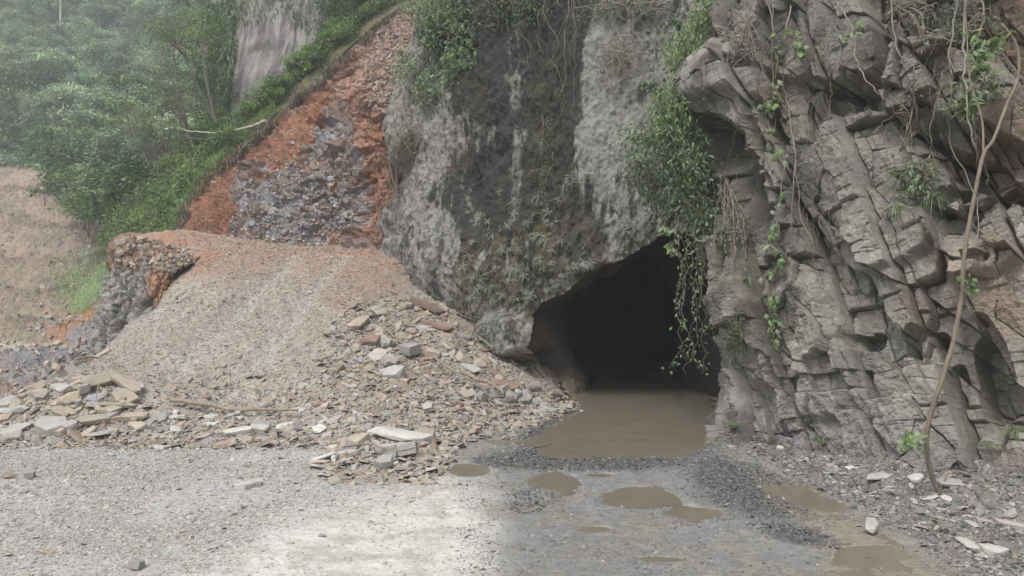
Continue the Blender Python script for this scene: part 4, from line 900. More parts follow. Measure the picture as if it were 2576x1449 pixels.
# slender trees on the turf slope
thin = [make_tree('slender_tree', 9, 2.6, 1.8, 15, 1500, .2, ['olive', 'mid', 'bright'], lean=(-3.2, 0), tr=.15, spread=.42), make_tree('slender_tree', 7.5, 2.4, 1.6, 14, 1300, .18, ['mid', 'olive', 'grey'], lean=(-2.2, .5), tr=.12, spread=.38),
        make_tree('slender_tree', 10.5, 2.8, 2.4, 16, 1500, .2, ['mid', 'blue', 'olive'], lean=(-1.5, 0), tr=.15, spread=.42)]
TH = [(560,320,0,1.05,60,'slender leaning tree reaching farthest out over the landslide'), (500,380,1,.9,58,'thin tree with a low drooping crown above the turf slope'), (455,470,1,.75,54,'small crooked tree low on the turf slope'), (545,300,2,.9,66,'upright slender tree beside the purple cliff'), (520,420,0,.7,56,'short leaning tree with sparse twigs on the turf slope'),
      (420,520,2,.55,55,'small bushy tree at the bottom of the turf slope'), (470,300,2,.85,70,'hazy slender tree behind the leaning ones'), (500,190,2,.8,72,'tree standing against the edge of the purple cliff'), (400,450,1,.8,60,'thin olive tree just above the banana plant'), (350,420,2,.8,68,'misty tree at the edge of the far forest')]
for k, (px, py, j, s, Y, lb) in enumerate(TH): put(thin[j], pw(px, py, Y)-np.array([0, 0, .4]), U_(-.3, .3), s, lb, 'tree')
turfb = [make_tree('bush', 1.5, 1.0, .8, 14, 1100, .15, ['mid', 'bright', 'olive'], tr=.03, base=.05), make_tree('bush', 1.3, .95, .7, 12, 900, .17, ['dark', 'mid', 'blue'], tr=.03, base=.05), make_tree('bush', 1.6, .9, .8, 12, 700, .15, ['pale', 'grey', 'bright'], tr=.03, base=.05)]
TL = ['round green bush on the turf slope above the red cut', 'dark leafy bush on the turf slope above the red cut', 'pale twiggy bush on the turf slope above the red cut']
for k in range(58):
    t = random.random()**.9; u = U_(.0, 1); px = 390+t*640-u*90; py = 575-t*600-u*60*(1-t)+U_(-25, 5)-18; p, n = on_surf('turf', px, py); j = random.choice([0, 1, 2]); s = U_(.6, 1.15)
    put(turfb[j], p-np.array([0, 0, .1]), U_(0, 6), s, TL[j], 'bush', 'bushes on the turf slope')
surf_leaves('turf', 42000, [(250,720),(400,605),(478,465),(668,285),(925,55),(1100,-60),(1100,-200),(500,-200),(200,500)], .24, ['dark', 'mid', 'olive', 'bright'], 'weeds covering the turf slope', thick=.55, up=1)
surf_leaves('turf', 16000, [(395,625),(420,600),(500,470),(690,290),(700,250),(560,360),(430,470),(370,600)], .34, ['pale', 'bright', 'olive'], 'long light grass near the lower edge of the turf', 'grass', .25, .1, 2)
# climbers and crowns on the purple cliff
ct = [make_tree('cliff_tree', 5, 2.4, 1.8, 18, 1600, .26, ['dark', 'mid', 'blue'], tr=.07), make_tree('cliff_tree', 4.5, 2.0, 1.5, 16, 1300, .26, ['mid', 'olive', 'bright'], tr=.06)]
CL = ['dark green tree growing out of the purple cliff', 'olive green tree growing out of the purple cliff']
for k in range(26):
    a = random.random()
    if a < .35: px, py = U_(515, 570), U_(40, 440)
    elif a < .6: px, py = random.choice([U_(540, 640), U_(820, 980)]), U_(-70, 0)
    else: px, py = U_(820, 950), U_(20, 150)
    p, n = on_surf('back', px, py); j = k % 2; put(ct[j], p+n*.6-np.array([0, 0, 1.6]), U_(0, 6), U_(.55, 1.0), CL[j], 'tree', 'trees on the purple cliff')
for k, (px, py, s) in enumerate([(890,50,.9),(930,20,1.1),(860,120,.6),(915,95,.8)]):
    put(ct[k % 2], pw(px, py+30, 60)-np.array([0, 0, 1]), k, s, ['dark leafy tree just behind the top of the turf slope', 'olive leafy tree just behind the top of the turf slope'][k % 2], 'tree', 'trees behind the turf slope')
def hanging(key, n, poly, L, cols, label):
    P, N, X, Y = SURF[key]; m = inpoly(X, Y, poly); P, N = P[m], N[m]; i = rng.integers(0, len(P), n); P = P[i]+N[i]*rng.uniform(0, .5, (n, 1)); A = np.array([GR[c] for c in cols])[rng.integers(0, len(cols), n)]*(1+rng.uniform(-.35, .3, (n, 1)))
    mb = MB(); leaves(mb, P, unit(rng.normal(0, .35, (n, 3))+np.array([0, 0, -1.])), unit(N[i]+rng.normal(0, .5, (n, 3))), L*rng.uniform(.5, 1.3, n), L*.16, A)
    tag(link('foliage', mb.mesh('foliage', False), M['grass']), label, None, None, 'stuff')
hanging('back', 9000, [(520,0),(600,0),(590,160),(575,440),(530,450)], .8, ['dark', 'mid', 'grey'], 'long leaves trailing down the edge of the purple cliff')
hanging('back', 900, [(560,-20),(1000,-20),(1000,120),(800,90),(700,40),(600,70)], .7, ['dark', 'mid', 'olive'], 'leaves trailing over the top of the purple cliff')
# banana plant
def blade_arc(mb, p0, d, L, w, col, droop=.5, n=6, normal=None):
    d = unit(d); t = np.linspace(0, 1, n)[:, None]; C = p0+d*L*t+np.array([0, 0, -1.])*droop*L*t**2
    sd = unit(np.cross(d, np.array([0, 0, 1.])+.01)); ww = w*np.clip(np.sin(np.pi*np.clip(t*.93+.07, 0, 1))**.6, .04, 1)
    V = np.stack([C-sd*ww*.5, C+np.array([0, 0, -.12])*ww, C+sd*ww*.5], 1).reshape(-1, 3); i = np.arange(n-1)[:, None]*3
    mb.add(V, np.concatenate([i+np.array([0, 1, 4, 3]), i+np.array([1, 2, 5, 4])]), col)
def banana(px, py, Y, s, label):
    r = empty('banana_plant', pw(px, py, Y)); mb = MB(); tube(mb, [(0, 0, -.8), (0, 0, .5), (.03, 0, 1.3)], [.16, .13, .08], (.22, .24, .12), 7); link('stem', mb.mesh('stem'), M['bark'], r)
    for k in range(8):
        a = k*2.4+.3; e = .35+.13*(k % 4); mb = MB(); blade_arc(mb, np.array([0, 0, 1.2]), np.array([math.cos(a), math.sin(a), e*1.6]), 2.1, .55, vary(GR['grey'], 1)[0]*1.15, .45, 8); link('leaf', mb.mesh('leaf'), M['leaf'], r)
    r.scale = (s, s, s); tag(r, label, 'banana plant')
banana(232, 520, 70, 1.15, 'banana plant with broad pale leaves above the landslide')
banana(395, 470, 62, .7, 'smaller banana plant half hidden by the slender trees')
banana(180, 495, 78, .8, 'hazy banana plant beside the larger one')
# ------------------------------------------------------------------ turf edge: roots and tufts hanging over the cut
P, N, X, Y = SURF['red']; tops = P.reshape(420, 560, 3)[2]; mb = MB()
for k in range(1300):
    u = rng.uniform(0, 1)**1.15; i = int(u*470); p = tops[i]+np.array([rng.normal(0, .12), rng.uniform(-1.3, -.4), rng.uniform(-.3, .3)]); L = rng.uniform(.3, 1.1)*(1.5 if rng.random() < .1 else 1)
    q = np.array([p, p+[rng.normal(0, .15), -.15, -L*.4], p+[rng.normal(0, .25), rng.uniform(-.2, .2), -L]]); tube(mb, smooth_line(q, 5), np.linspace(.028, .01, 5), vary((.15, .12, .085), 1, .4)[0], 3)
tag(link('roots', mb.mesh('roots'), M['bark']), 'torn thin roots dangling from the turf edge above the red cut', None, None, 'stuff')
mb = MB(); n = 16000; i = (rng.uniform(0, 1, n)**1.1*520).astype(int); Pp = tops[i]+np.stack([rng.normal(0, .2, n)-.1, rng.uniform(-1.1, .4, n), rng.uniform(-.5, .3, n)], 1)
cA = np.array([GR['dry'], GR['olive'], GR['pale'], GR['mid'], GR['dry']])[rng.integers(0, 5, n)]*(1+rng.uniform(-.4, .2, (n, 1)))
leaves(mb, Pp, unit(rng.normal(0, .5, (n, 3))+np.array([-.1, -.3, -.45])), rand_dirs(n), rng.uniform(.15, .5, n), .035, cA*.75); tag(link('grass', mb.mesh('grass', False), M['grass']), 'dry grass matting the turf edge', None, None, 'stuff')
# fallen trunk and twigs at the turf edge
def px_tube(name, pts, Y, r, col, label, cat, key=None, off=.1, k=6, n=24, group=None, mt='bark', branch=()):
    if key: L = [on_surf(key, a, b, off, 14)[0] for a, b in pts]
    elif np.ndim(Y): L = [pw(a, b, y) for (a, b), y in zip(pts, Y)]
    else: L = [pw(a, b, Y) for a, b in pts]
    base = np.array(L[0]); L = np.array(L)-base; mb = MB(); q = smooth_line(L, n); q = q+rng.normal(0, np.max(r)*.25, q.shape); tube(mb, q, np.interp(np.linspace(0, 1, n), np.linspace(0, 1, np.size(r)), np.atleast_1d(r)), col, k, .1)
    for b in branch: tube(mb, smooth_line([pw(*v)-base for v in b], 8), np.linspace(.02, .008, 8), col, 4)
    o = link(name, mb.mesh(name), M[mt], None, base); tag(o, label, cat, group); return o
px_tube('log', [(672,303),(630,318),(560,333),(480,330),(455,322)], [47.5, 48, 49, 50, 50.5], [.11, .08, .05, .02], (.40, .35, .28), 'pale fallen trunk sticking out over the turf edge', 'log', branch=[[(560,333,49),(520,350,50),(470,345,51)], [(600,328,48.5),(560,352,49),(530,380,49)]])
def ground_tube(name, pts, r, col, label, cat='branch', lift=.08, group=None):
    x, y = ground_hit([p[0] for p in pts], [p[1] for p in pts]); z = bil(_H, x, y)+lift; L = np.stack([x, y, z], 1); b = L[0].copy(); L -= b; n = 22; q = smooth_line(L, n)
    mb = MB(); tube(mb, q+rng.normal(0, r*.2, q.shape), np.linspace(r, r*.5, n), col, 6, .12); o = link(name, mb.mesh(name), M['bark'], None, b); tag(o, label, cat, group)
WD = (.27, .215, .165)
ground_tube('branch', [(430,1026),(480,1032),(540,1042),(585,1052),(660,1054),(748,1056)], .075, WD, 'long dead branch lying across the foot of the ramp', lift=.22)
ground_tube('branch', [(1165,972),(1200,990),(1240,1005),(1268,1028)], .085, WD, 'thick pole fallen on the rubble beside the tunnel', lift=.45)
ground_tube('branch', [(1090,925),(1130,955),(1170,975),(1215,1000)], .04, WD, 'thin branch behind the thick pole on the rubble', lift=.35)
ground_tube('branch', [(990,692),(1040,693),(1100,697),(1160,702),(1190,722)], .04, (.2, .17, .12), 'thin bare branch resting against the foot of the grey cliff', lift=.5)
ground_tube('branch', [(190,968),(230,960),(275,968),(310,990)], .03, WD, 'thin curved twig over the slabs of the heap', lift=.75)
ground_tube('branch', [(1240,905),(1200,870),(1175,845)], .03, WD, 'twig leaning on the flank at the cliff foot', lift=.4)
ground_tube('branch', [(2185,1262),(2280,1268),(2330,1274)], .018, (.4, .36, .3), 'pale stick on the pale stones by the right wall', lift=.1)
ground_tube('branch', [(2355,1250),(2400,1225),(2450,1235),(2490,1270)], .02, WD, 'curved bare shoot arching from the thin tree base', lift=.25)
ground_tube('branch', [(860,1160),(930,1150),(1010,1170),(1100,1140)], .025, WD, 'thin stick lying on the slabs of the rubble toe', lift=.3)
ground_tube('branch', [(250,1010),(243,1050),(260,1090)], .02, WD, 'dry rootlet draped over the heap', lift=.5)
for k in range(26):
    px, py = flank(); a = U_(-.5, 1.2); L = U_(25, 80); ground_tube('twig', [(px, py), (px+L*.5*math.cos(a), py+L*.4*math.sin(a)+U_(-4, 4)), (px+L*math.cos(a), py+L*.8*math.sin(a))], .016, vary(WD, 1, .3)[0], 'dry twig among the broken slabs on the flank', 'twig', U_(.2, .5), 'twigs on the ramp flank')
# ------------------------------------------------------------------ plants on the grey cliffs
GR.update({k: tuple(.72*x+.16*(sum(v)/3) for x in v) for k, v in GR.items()})
def tuft_mesh(n, L, w, cols, droop=.7, up=.6):
    mb = MB()
    for k in range(n):
        a = rng.uniform(0, 6.28); d = np.array([math.cos(a), math.sin(a), up+rng.uniform(-.3, .5)]); blade_arc(mb, np.zeros(3), d, L*rng.uniform(.6, 1.1), w, vary(GR[random.choice(cols)], 1)[0], droop*rng.uniform(.6, 1.3), 5)
    return mb.mesh('tuft', False)
GR['tuft'] = (.21, .23, .175)
TM = [tuft_mesh(13, .3, .026, ['tuft']), tuft_mesh(10, .26, .024, ['tuft', 'tuft', 'olive']), tuft_mesh(16, .38, .028, ['tuft', 'grey'], .9)]
for me in TM: me.materials.append(M['leaf'])
def tuft(key, px, py, s, k, label, group, cat='plant', off=.02):
    p, n = on_surf(key, px, py, off, 5); o = link('bromeliad', TM[k]); n = Vector(n.tolist()); d = (n*.8+Vector((0, 0, .35))).normalized()
    o.rotation_euler = (d.to_track_quat('Z', 'Y').to_matrix() @ Matrix.Rotation(U_(0, 6.28), 3, 'Z')).to_euler(); o.location = p; o.scale = (s, s, s); tag(o, label, cat, group)
n = 0
while n < 185:
    a = random.random()
    if a < .62: px, py = random.gauss(1310, 120), random.gauss(690, 85)
    elif a < .8: px, py = U_(1120, 1260), U_(720, 880)
    elif a < .92: px, py = U_(1540, 1660), U_(440, 600)
    else: px, py = U_(1150, 1500), U_(430, 640)
    if polydist(np.array(px), np.array(py), MOUTH) < 14 or px < 1060 or py > 890 or px > 1700: continue
    lo = a < .8
    tuft('centre', px, py, U_(.7, 1.35), random.choice([0, 1, 2]), 'spiky grey green bromeliad on the mossy rock left of and above the tunnel', 'bromeliads on the grey cliff'); n += 1
for px, py, s, lb in [(1357,590,1.4,'single bright green tuft on the orange moss streak'), (1185,790,1.7,'largest grey green bromeliad clump hanging at the cliff foot'), (1570,575,1.6,'drooping narrow leaved clump just above the tunnel edge')]: tuft('centre', px, py, s, 2, lb, None)
def leafset(mb, P, n, L, W_, cols, down=.8, sp=.12):
    i = rng.integers(0, len(P), n); A = np.array([GR[c] for c in cols])[rng.integers(0, len(cols), n)]*(1+rng.uniform(-.3, .3, (n, 1)))
    leaves(mb, P[i]+rng.normal(0, sp, (n, 3)), unit(rng.normal(0, .7, (n, 3))+np.array([0, -.15, -down])), unit(rng.normal(0, .5, (n, 3))+np.array([0, -.8, .5])), L*rng.uniform(.6, 1.3, n), W_*rng.uniform(.7, 1.2, n), A)
def cliff_plant(name, key, pts, n, L, W_, cols, label, cat='shrub', thick=.5, sp=.14, twigs=14, down=.8, stemc=(.16, .13, .09)):
    """pts: ellipses (cx, cy, rx, ry) on the rock face"""
    root = None; Q = []; 
    for (cx, cy, rx, ry) in pts:
        for _ in range(26):
            a, r = U_(0, 6.28), random.random()**.6; p, nn = on_surf(key, cx+rx*r*math.cos(a), cy+ry*r*math.sin(a), U_(.05, thick)) if key else (pw(cx+rx*r*math.cos(a), cy+ry*r*math.sin(a), thick+U_(-.6, .6)), None); Q.append(p)
    Q = np.array(Q); b = Q.mean(0); Q = Q-b; root = empty(name, b); tag(root, label, cat)
    mb = MB()
    for _ in range(twigs):
        i, j = rng.integers(0, len(Q), 2); 
        if Q[i][2] < Q[j][2]: i, j = j, i
        m = (Q[i]+Q[j])/2+np.array([0, -.15, .1]); tube(mb, smooth_line([Q[i], m, Q[j]], 8), np.linspace(.02, .008, 8), stemc, 4)
    link('stem', mb.mesh('stem'), M['bark'], root); mb = MB(); leafset(mb, Q, n, L, W_, cols, down, sp); link('leaves', mb.mesh('leaves', False), M['leaf'], root); return root
cliff_plant('shrub', 'centre', [(1140,95,50,60),(1110,60,40,40),(1150,160,40,50)], 1500, .26, .14, ['mid', 'bright', 'blue', 'mid'], 'broad leaved shrub hanging on the upper corner of the grey cliff', thick=.9, sp=.25)
cliff_plant('shrub', 'centre', [(1085,210,35,45),(1040,170,30,40)], 800, .22, .11, ['mid', 'grey', 'bright'], 'leafy shrub draped below the upper corner shrub', thick=.7, sp=.22)
cliff_plant('shrub', 'centre', [(1100,20,70,40)], 900, .22, .1, ['bright', 'mid', 'olive'], 'bright weedy shrub at the very top of the scree beside the cliff', thick=.8, sp=.3)
cliff_plant('dry_creeper', 'centre', [(1000,390,45,60),(1040,340,30,60)], 260, .14, .05, ['olive', 'dry', 'grey'], 'tangle of dry creeper on the outer corner of the grey cliff', 'creeper', thick=.35, twigs=46, stemc=(.20, .16, .12))
cliff_plant('dry_creeper', 'centre', [(985,470,30,90)], 160, .14, .05, ['dry', 'olive'], 'dry rootlets along the crack between the red bank and the grey cliff', 'creeper', thick=.3, twigs=50, stemc=(.17, .135, .1))
cliff_plant('dry_creeper', 'centre', [(1060,250,50,70)], 420, .16, .07, ['olive', 'grey', 'mid'], 'thin creeper below the draped shrub on the cliff corner', 'creeper', thick=.35, twigs=30, stemc=(.18, .14, .1))
cliff_plant('creeper', 'centre', [(1310,20,120,50)], 900, .2, .09, ['dark', 'olive', 'dark', 'mid'], 'dark creeper along the top of the stained rock', 'creeper', thick=.6, sp=.3, twigs=30)
cliff_plant('creeper', 'centre', [(1560,20,130,40)], 500, .18, .07, ['dark', 'olive', 'mid'], 'leafy creeper with bare stems over the pale rock', 'creeper', thick=.6, sp=.3, twigs=40, stemc=(.28, .24, .19))
cliff_plant('creeper', 'centre', [(1560,170,90,80)], 130, .16, .06, ['mid', 'olive'], 'bare twiggy creeper spread across the pale rock', 'creeper', thick=.4, twigs=42, stemc=(.26, .225, .18))
cliff_plant('creeper', 'centre', [(1380,300,40,120),(1360,450,30,60)], 900, .07, .05, ['olive', 'mid', 'olive'], 'tiny leaved creeper in the dark moss streak', 'creeper', thick=.12, twigs=4, sp=.12)
# hanging green cascade at the corner of the right wall
CB = [([(1760,60,28,45),(1790,20,30,30)], 24.6, 900, ['bright', 'bright', 'pale'], 'bright fern leaved shrub at the top of the green cascade'),
      ([(1715,130,35,45),(1740,180,25,40)], 24.2, 1300, ['bright', 'mid', 'bright'], 'feathery shrub in the upper part of the green cascade'),
      ([(1685,255,45,40),(1700,300,40,35)], 23.8, 1300, ['bright', 'mid', 'bright'], 'bright arching shrub halfway down the green cascade beside the boulder'),
      ([(1635,350,55,28),(1695,355,45,40)], 23.5, 1300, ['mid', 'grey', 'bright'], 'shrub spreading outward in the middle of the green cascade'),
      ([(1725,420,50,60)], 23.3, 1500, ['mid', 'dark', 'bright', 'grey'], 'dense mass of small leaves below the boulder'),
      ([(1620,430,45,35),(1660,480,45,35)], 24.8, 1300, ['grey', 'mid', 'grey'], 'grey green drooping foliage reaching over the pale rock'),
      ([(1735,510,50,45),(1770,560,30,40)], 23.2, 1300, ['mid', 'dark', 'grey'], 'dark lower foliage just above the tunnel mouth')]
for pts, Y, n, cols, lb in CB: cliff_plant('shrub', None, pts, int(n*.85), .19, .06, cols, lb, thick=Y, sp=.24, twigs=30, down=.9)
def vine(path, label, nleaf=0, L=.14, W_=.08, cols=('mid',), r=.016, col=(.24, .205, .16), key=None, Y=23, off=.25, group=None, name='vine', cat='vine', hang=False, jit=.02):
    if key: Q = np.array([on_surf(key, a, b, off, 16)[0] for a, b in path])
    else: Q = np.array([pw(a, b, Y) for a, b in path])
    if hang: Q[:, 1] = np.minimum.accumulate(Q[:, 1]) if hang == 1 else Q[:, 1]
    b = Q[0].copy(); Q = Q-b; n = max(10, 5*len(path)); q = smooth_line(Q, n)+np.stack([rng.normal(0, jit, n), rng.normal(0, jit, n), np.zeros(n)], 1); q = smooth_line(q, n*2)
    root = empty(name, b); tag(root, label, cat, group); mb = MB(); r = r*.72; tube(mb, q, np.linspace(r, r*.45, len(q)), col, 5); link('stem', mb.mesh('stem'), M['bark'], root)
    if nleaf: mb = MB(); leafset(mb, q[len(q)//8:], nleaf, L, W_, list(cols), .9, .06); link('leaves', mb.mesh('leaves', False), M['leaf'], root)
VB = (.21, .18, .145)
DV = [([(1722,560),(1730,640),(1718,760),(1740,880),(1768,940)], 16), ([(1745,560),(1758,660),(1762,800),(1772,930)], 12), ([(1760,540),(1772,640),(1765,760),(1800,860)], 10), ([(1700,570),(1712,660),(1720,720),(1705,800),(1730,910)], 14), ([(1735,600),(1750,720),(1735,830),(1680,930)], 8),
      ([(1780,560),(1790,660),(1800,760),(1812,880)], 22), ([(1712,540),(1700,620),(1735,690),(1745,790)], 10), ([(1770,600),(1745,700),(1755,850),(1722,940)], 8), ([(1755,520),(1790,640),(1812,700)], 16), ([(1700,520),(1725,640),(1700,740),(1715,830)], 16), ([(1790,520),(1800,620),(1785,720),(1795,840)], 20), ([(1768,500),(1762,620),(1780,740),(1776,840)], 14)]
for k, (p, nl) in enumerate(DV): vine(p, 'thin leafy vine dangling in front of the dark tunnel opening', nl*2, .14, .08, ('mid', 'grey', 'bright'), .018, VB, Y=22.6+.12*k, group='vines dangling over the tunnel', jit=.05)
for p, lb in [([(1660,575),(1672,572),(1690,580)], 'short leafy shoot poking out at the top of the tunnel mouth'), ([(1700,600),(1685,620),(1690,635)], 'leafy tip hanging left of the dangling vines')]: vine(p, lb, 14, .24, .15, ('pale', 'bright'), .015, VB, Y=23)
# vines over the jointed wall
HV = [([(1945,20),(1952,120),(1948,240),(1955,330),(1950,420)], 'vine strung with heart shaped leaves in front of the leaning columns', 46, .24, .19, ('pale', 'grey', 'bright'), .02),
      ([(1990,85),(1998,100),(2010,125),(2000,150)], 'leafy shoot at the top of the heart leaved vine', 22, .24, .17, ('pale', 'bright'), .015),
      ([(1958,420),(1965,520),(1960,600),(1950,660),(1935,700)], 'lower heart leaved vine ending in a yellowish leafy clump', 60, .2, .14, ('pale', 'grey', 'bright'), .02),
      ([(1960,720),(1965,780),(1958,840)], 'bright heart leaved vine tip low on the wall', 26, .22, .15, ('bright', 'pale'), .015),
      ([(1910,-20),(1930,90),(1945,200),(1960,330),(1965,480),(1968,640)], 'straight reddish bare liana down the leaning columns', 0, 0, 0, (), .035),
      ([(1985,-20),(1990,90),(1975,200),(1985,300),(2010,380),(1995,520),(2015,640)], 'grey bare liana beside the heart leaved vine', 0, 0, 0, (), .028),
      ([(1880,0),(1900,90),(1895,200),(1935,300),(1950,360)], 'bent bare vine crossing the brown block', 0, 0, 0, (), .022),
      ([(2115,20),(2120,90),(2160,170),(2200,230),(2225,290),(2215,330),(2180,350)], 'curved pale liana swinging across the middle of the wall', 0, 0, 0, (), .028),
      ([(2130,110),(2150,95),(2160,30)], 'small leafy sprig where the curved liana starts', 16, .22, .12, ('bright', 'pale'), .015),
      ([(2225,330),(2240,400),(2258,470)], 'thin straight vine end on the flat grey face', 0, 0, 0, (), .018),
      ([(2255,-20),(2262,100),(2275,200),(2285,330),(2290,430)], 'thin pair of roots down the edge of the grey slab', 0, 0, 0, (), .024),
      ([(2350,200),(2362,300),(2348,380),(2352,440),(2362,460)], 'thin dark vine hanging before the brown hollow', 0, 0, 0, (), .018),
      ([(2395,-20),(2400,100),(2405,220),(2410,360),(2412,500),(2408,700)], 'long straight vertical liana left of the thin tree', 0, 0, 0, (), .03),
      ([(2430,-20),(2425,100),(2440,220),(2460,330),(2480,420),(2478,520)], 'thick twisted liana joining the thin tree', 0, 0, 0, (), .045),
      ([(2460,-20),(2468,60),(2455,140)], 'short pale liana at the upper corner of the wall', 0, 0, 0, (), .035),
      ([(1835,300),(1830,420),(1820,520),(1790,640)], 'slack vine looping beneath the boulder', 0, 0, 0, (), .02),
      ([(1810,150),(1830,260),(1805,360),(1830,480),(1815,560)], 'bare vine hanging over the boulder', 0, 0, 0, (), .02),
      ([(1770,60),(1775,200),(1780,330),(1765,470)], 'thin vine against the outer side of the boulder', 6, .15, .08, ('mid',), .018)]
for p, lb, nl, L, W_, cols, r in HV: vine(p, lb, nl, L, W_, cols or ('mid',), r, vary(VB, 1, .25)[0], 'right', off=.35)
for k in range(46):
    px = U_(1830, 2560); py = U_(-30, 260) if k % 3 else U_(200, 600); L = U_(90, 330); w = U_(-18, 18)
    vine([(px, py), (px+w, py+L*.35), (px-w*.6, py+L*.7), (px+w*.5, py+L)], 'thin bare root hanging down the jointed wall', 0, r=U_(.006, .012), col=vary((.2,.17,.135), 1, .35)[0], key='right', off=U_(.08, .3), group='bare roots on the right wall', name='hanging_root', cat='root', jit=.012)
for k in range(20):
    px = U_(1230, 1690); py = U_(-40, 60); L = U_(60, 330); w = U_(-25, 25)
    vine([(px, py), (px+w, py+L*.35), (px-w*.6, py+L*.7), (px+w*.5, py+L)], 'thin pale root dangling over the top of the grey cliff', 0, r=U_(.01, .017), col=vary(VB, 1, .3)[0], key='centre', off=U_(.2, .7), group='roots over the grey cliff', name='hanging_root', cat='root', jit=.03)
# thin crooked tree in front of the right wall
tp = [(2365,1248),(2345,1200),(2331,1130),(2336,1060),(2368,960),(2398,860),(2420,740),(2426,640),(2450,500),(2474,390),(2500,350),(2530,270),(2562,190),(2556,110),(2520,60)]
Yt = [14.5,14.4,14.3,14.2,14.1,14.1,14.1,14.1,14.2,14.3,14.4,14.6,14.8,15,15.1]
Q = np.array([pw(a, b, y) for (a, b), y in zip(tp, Yt)]); b0 = Q[0].copy(); root = empty('thin_tree', b0); tag(root, 'thin crooked tree leaning across the right rock wall', 'tree')
mb = MB(); n = 70; q = smooth_line(Q-b0, n); tube(mb, q, np.interp(np.linspace(0, 1, n), [0, .3, .6, 1], [.042, .045, .034, .022]), (.2, .165, .13), 8, .08)
for bp in [[(2474,390,14.3),(2470,300,14.5),(2440,200,14.7),(2432,80,15),(2425,-20,15.2)], [(2365,1248,14.5),(2368,1225,14.5),(2385,1190,14.5)]]:
    tube(mb, smooth_line([pw(*v)-b0 for v in bp], 24), np.linspace(.022, .01, 24), (.2, .165, .13), 6)
link('trunk', mb.mesh('trunk'), M['bark'], root)
mb = MB()
for cx, cy, rx, ry, Y, nn, L, cols in [(2300,1110,30,16,14.2,22,.24,['bright', 'pale']), (2430,715,20,16,14,16,.17,['mid', 'bright']), (2490,110,45,30,14.9,46,.22,['bright', 'pale', 'mid']), (2465,170,25,25,14.8,34,.22,['bright', 'mid'])]:
    q = np.array([pw(cx+U_(-rx, rx), cy+U_(-ry, ry), Y+U_(-.15, .15)) for _ in range(30)])-b0; leafset(mb, q, nn, L, L*.62, cols, .4, .05)
link('leaves', mb.mesh('leaves', False), M['leaf'], root)
cliff_plant('shrub', 'right', [(2470,235,40,22)], 130, .16, .08, ['pale', 'grey', 'mid'], 'small leafy plant under the top crown of the thin tree', thick=.4, sp=.08)
cliff_plant('shrub', 'right', [(2310,450,60,32)], 420, .16, .06, ['grey', 'grey', 'pale', 'mid'], 'grey leaved shrub on the ledge in the middle of the right wall', thick=.35, sp=.1)
cliff_plant('fern', 'right', [(2430,265,30,20)], 90, .26, .06, ['bright', 'pale'], 'bright narrow leaved fern left of the thin tree', 'fern', thick=.4, sp=.07, down=.2)
cliff_plant('shrub', 'right', [(2300,50,60,60)], 260, .16, .05, ['grey', 'olive', 'dry'], 'wilted grey weeds at the top of the right wall', 'plant', thick=.3, sp=.15, twigs=40, stemc=VB)
cliff_plant('shrub', 'right', [(2440,60,60,50)], 260, .18, .05, ['grey', 'olive', 'mid'], 'weedy tangle in the upper corner of the right wall', 'plant', thick=.3, sp=.15, twigs=40, stemc=VB)
cliff_plant('creeper', 'right', [(2290,300,30,90)], 60, .14, .05, ['grey', 'dry'], 'root tangle hanging over the slab edge in the wall', 'creeper', thick=.3, sp=.08, twigs=34, stemc=VB)
cliff_plant('creeper', 'right', [(1860,120,50,80)], 60, .14, .05, ['grey', 'dry', 'olive'], 'mat of thin roots over the brown block above the boulder', 'creeper', thick=.3, sp=.08, twigs=46, stemc=(.2, .17, .14))
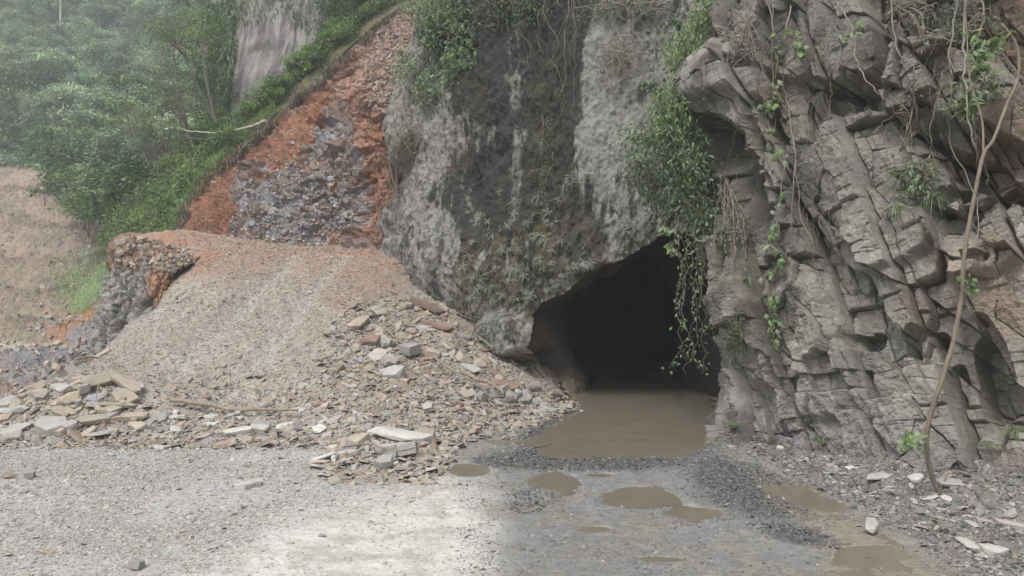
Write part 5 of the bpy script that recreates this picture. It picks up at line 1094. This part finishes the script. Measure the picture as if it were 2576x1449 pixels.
cliff_plant('creeper', 'right', [(1840,560,40,140)], 320, .12, .05, ['olive', 'mid', 'grey'], 'weedy growth on the shaded edge of the right wall', 'creeper', thick=.3, sp=.12, twigs=34, stemc=(.2, .17, .14))
cliff_plant('creeper', 'right', [(1850,850,25,70)], 300, .09, .04, ['olive', 'mid'], 'small green weeds beside the tunnel at mid height', 'creeper', thick=.15, sp=.08, twigs=10)
GT = [tuft_mesh(46, .75, .022, ['mid', 'bright', 'pale'], .55, 1.2), tuft_mesh(60, .8, .02, ['mid', 'pale', 'bright'], 1.1, .5)]
for me in GT: me.materials.append(M['leaf'])
def gtuft(px, py, s, k, label, key='right', off=.05):
    p, n = on_surf(key, px, py, off, 8); o = link('grass_tuft', GT[k]); o.location = p; o.scale = (s, s, s); o.rotation_euler = (0, 0, px); tag(o, label, 'grass tuft')
gtuft(2060,1115,.85,0,'tall grass tuft at the foot of the right wall'); gtuft(1842,1075,.7,0,'grass tuft beside the pool at the tunnel corner'); gtuft(2350,500,.8,1,'drooping bright grass tuft below the ledge shrub')
gtuft(2250,520,.7,1,'drooping grass tuft left of the bright one below the ledge shrub'); gtuft(1930,740,.75,1,'hanging grass clump beside the bright heart leaves'); gtuft(2560,1080,.6,1,'spiky tuft at the foot of the wall near the hollow'); gtuft(1880,700,.6,1,'hanging grass clump near the tunnel edge'); gtuft(2480,1110,.35,1,'small spiky tuft under the dark hollow')
# ------------------------------------------------------------------ valley air
b = bmesh.new(); bmesh.ops.create_cube(b, size=1); me = bpy.data.meshes.new('haze'); b.to_mesh(me); b.free()
hz = bpy.data.objects.new('haze', me); COL.objects.link(hz); hz.scale = (420, 300, 128); hz.location = (-50, 128, 56); tag(hz, 'thin pale haze filling the valley air', None, None, 'stuff')
hm = bpy.data.materials.new('haze'); hm.use_nodes = True; t = hm.node_tree; t.nodes.clear()
ho = t.nodes.new('ShaderNodeOutputMaterial'); hv = t.nodes.new('ShaderNodeVolumePrincipled'); hv.inputs['Color'].default_value = (.88, .93, .96, 1); hv.inputs['Density'].default_value = .0011; hv.inputs['Anisotropy'].default_value = .2
t.links.new(hv.outputs[0], ho.inputs['Volume']); me.materials.append(hm)
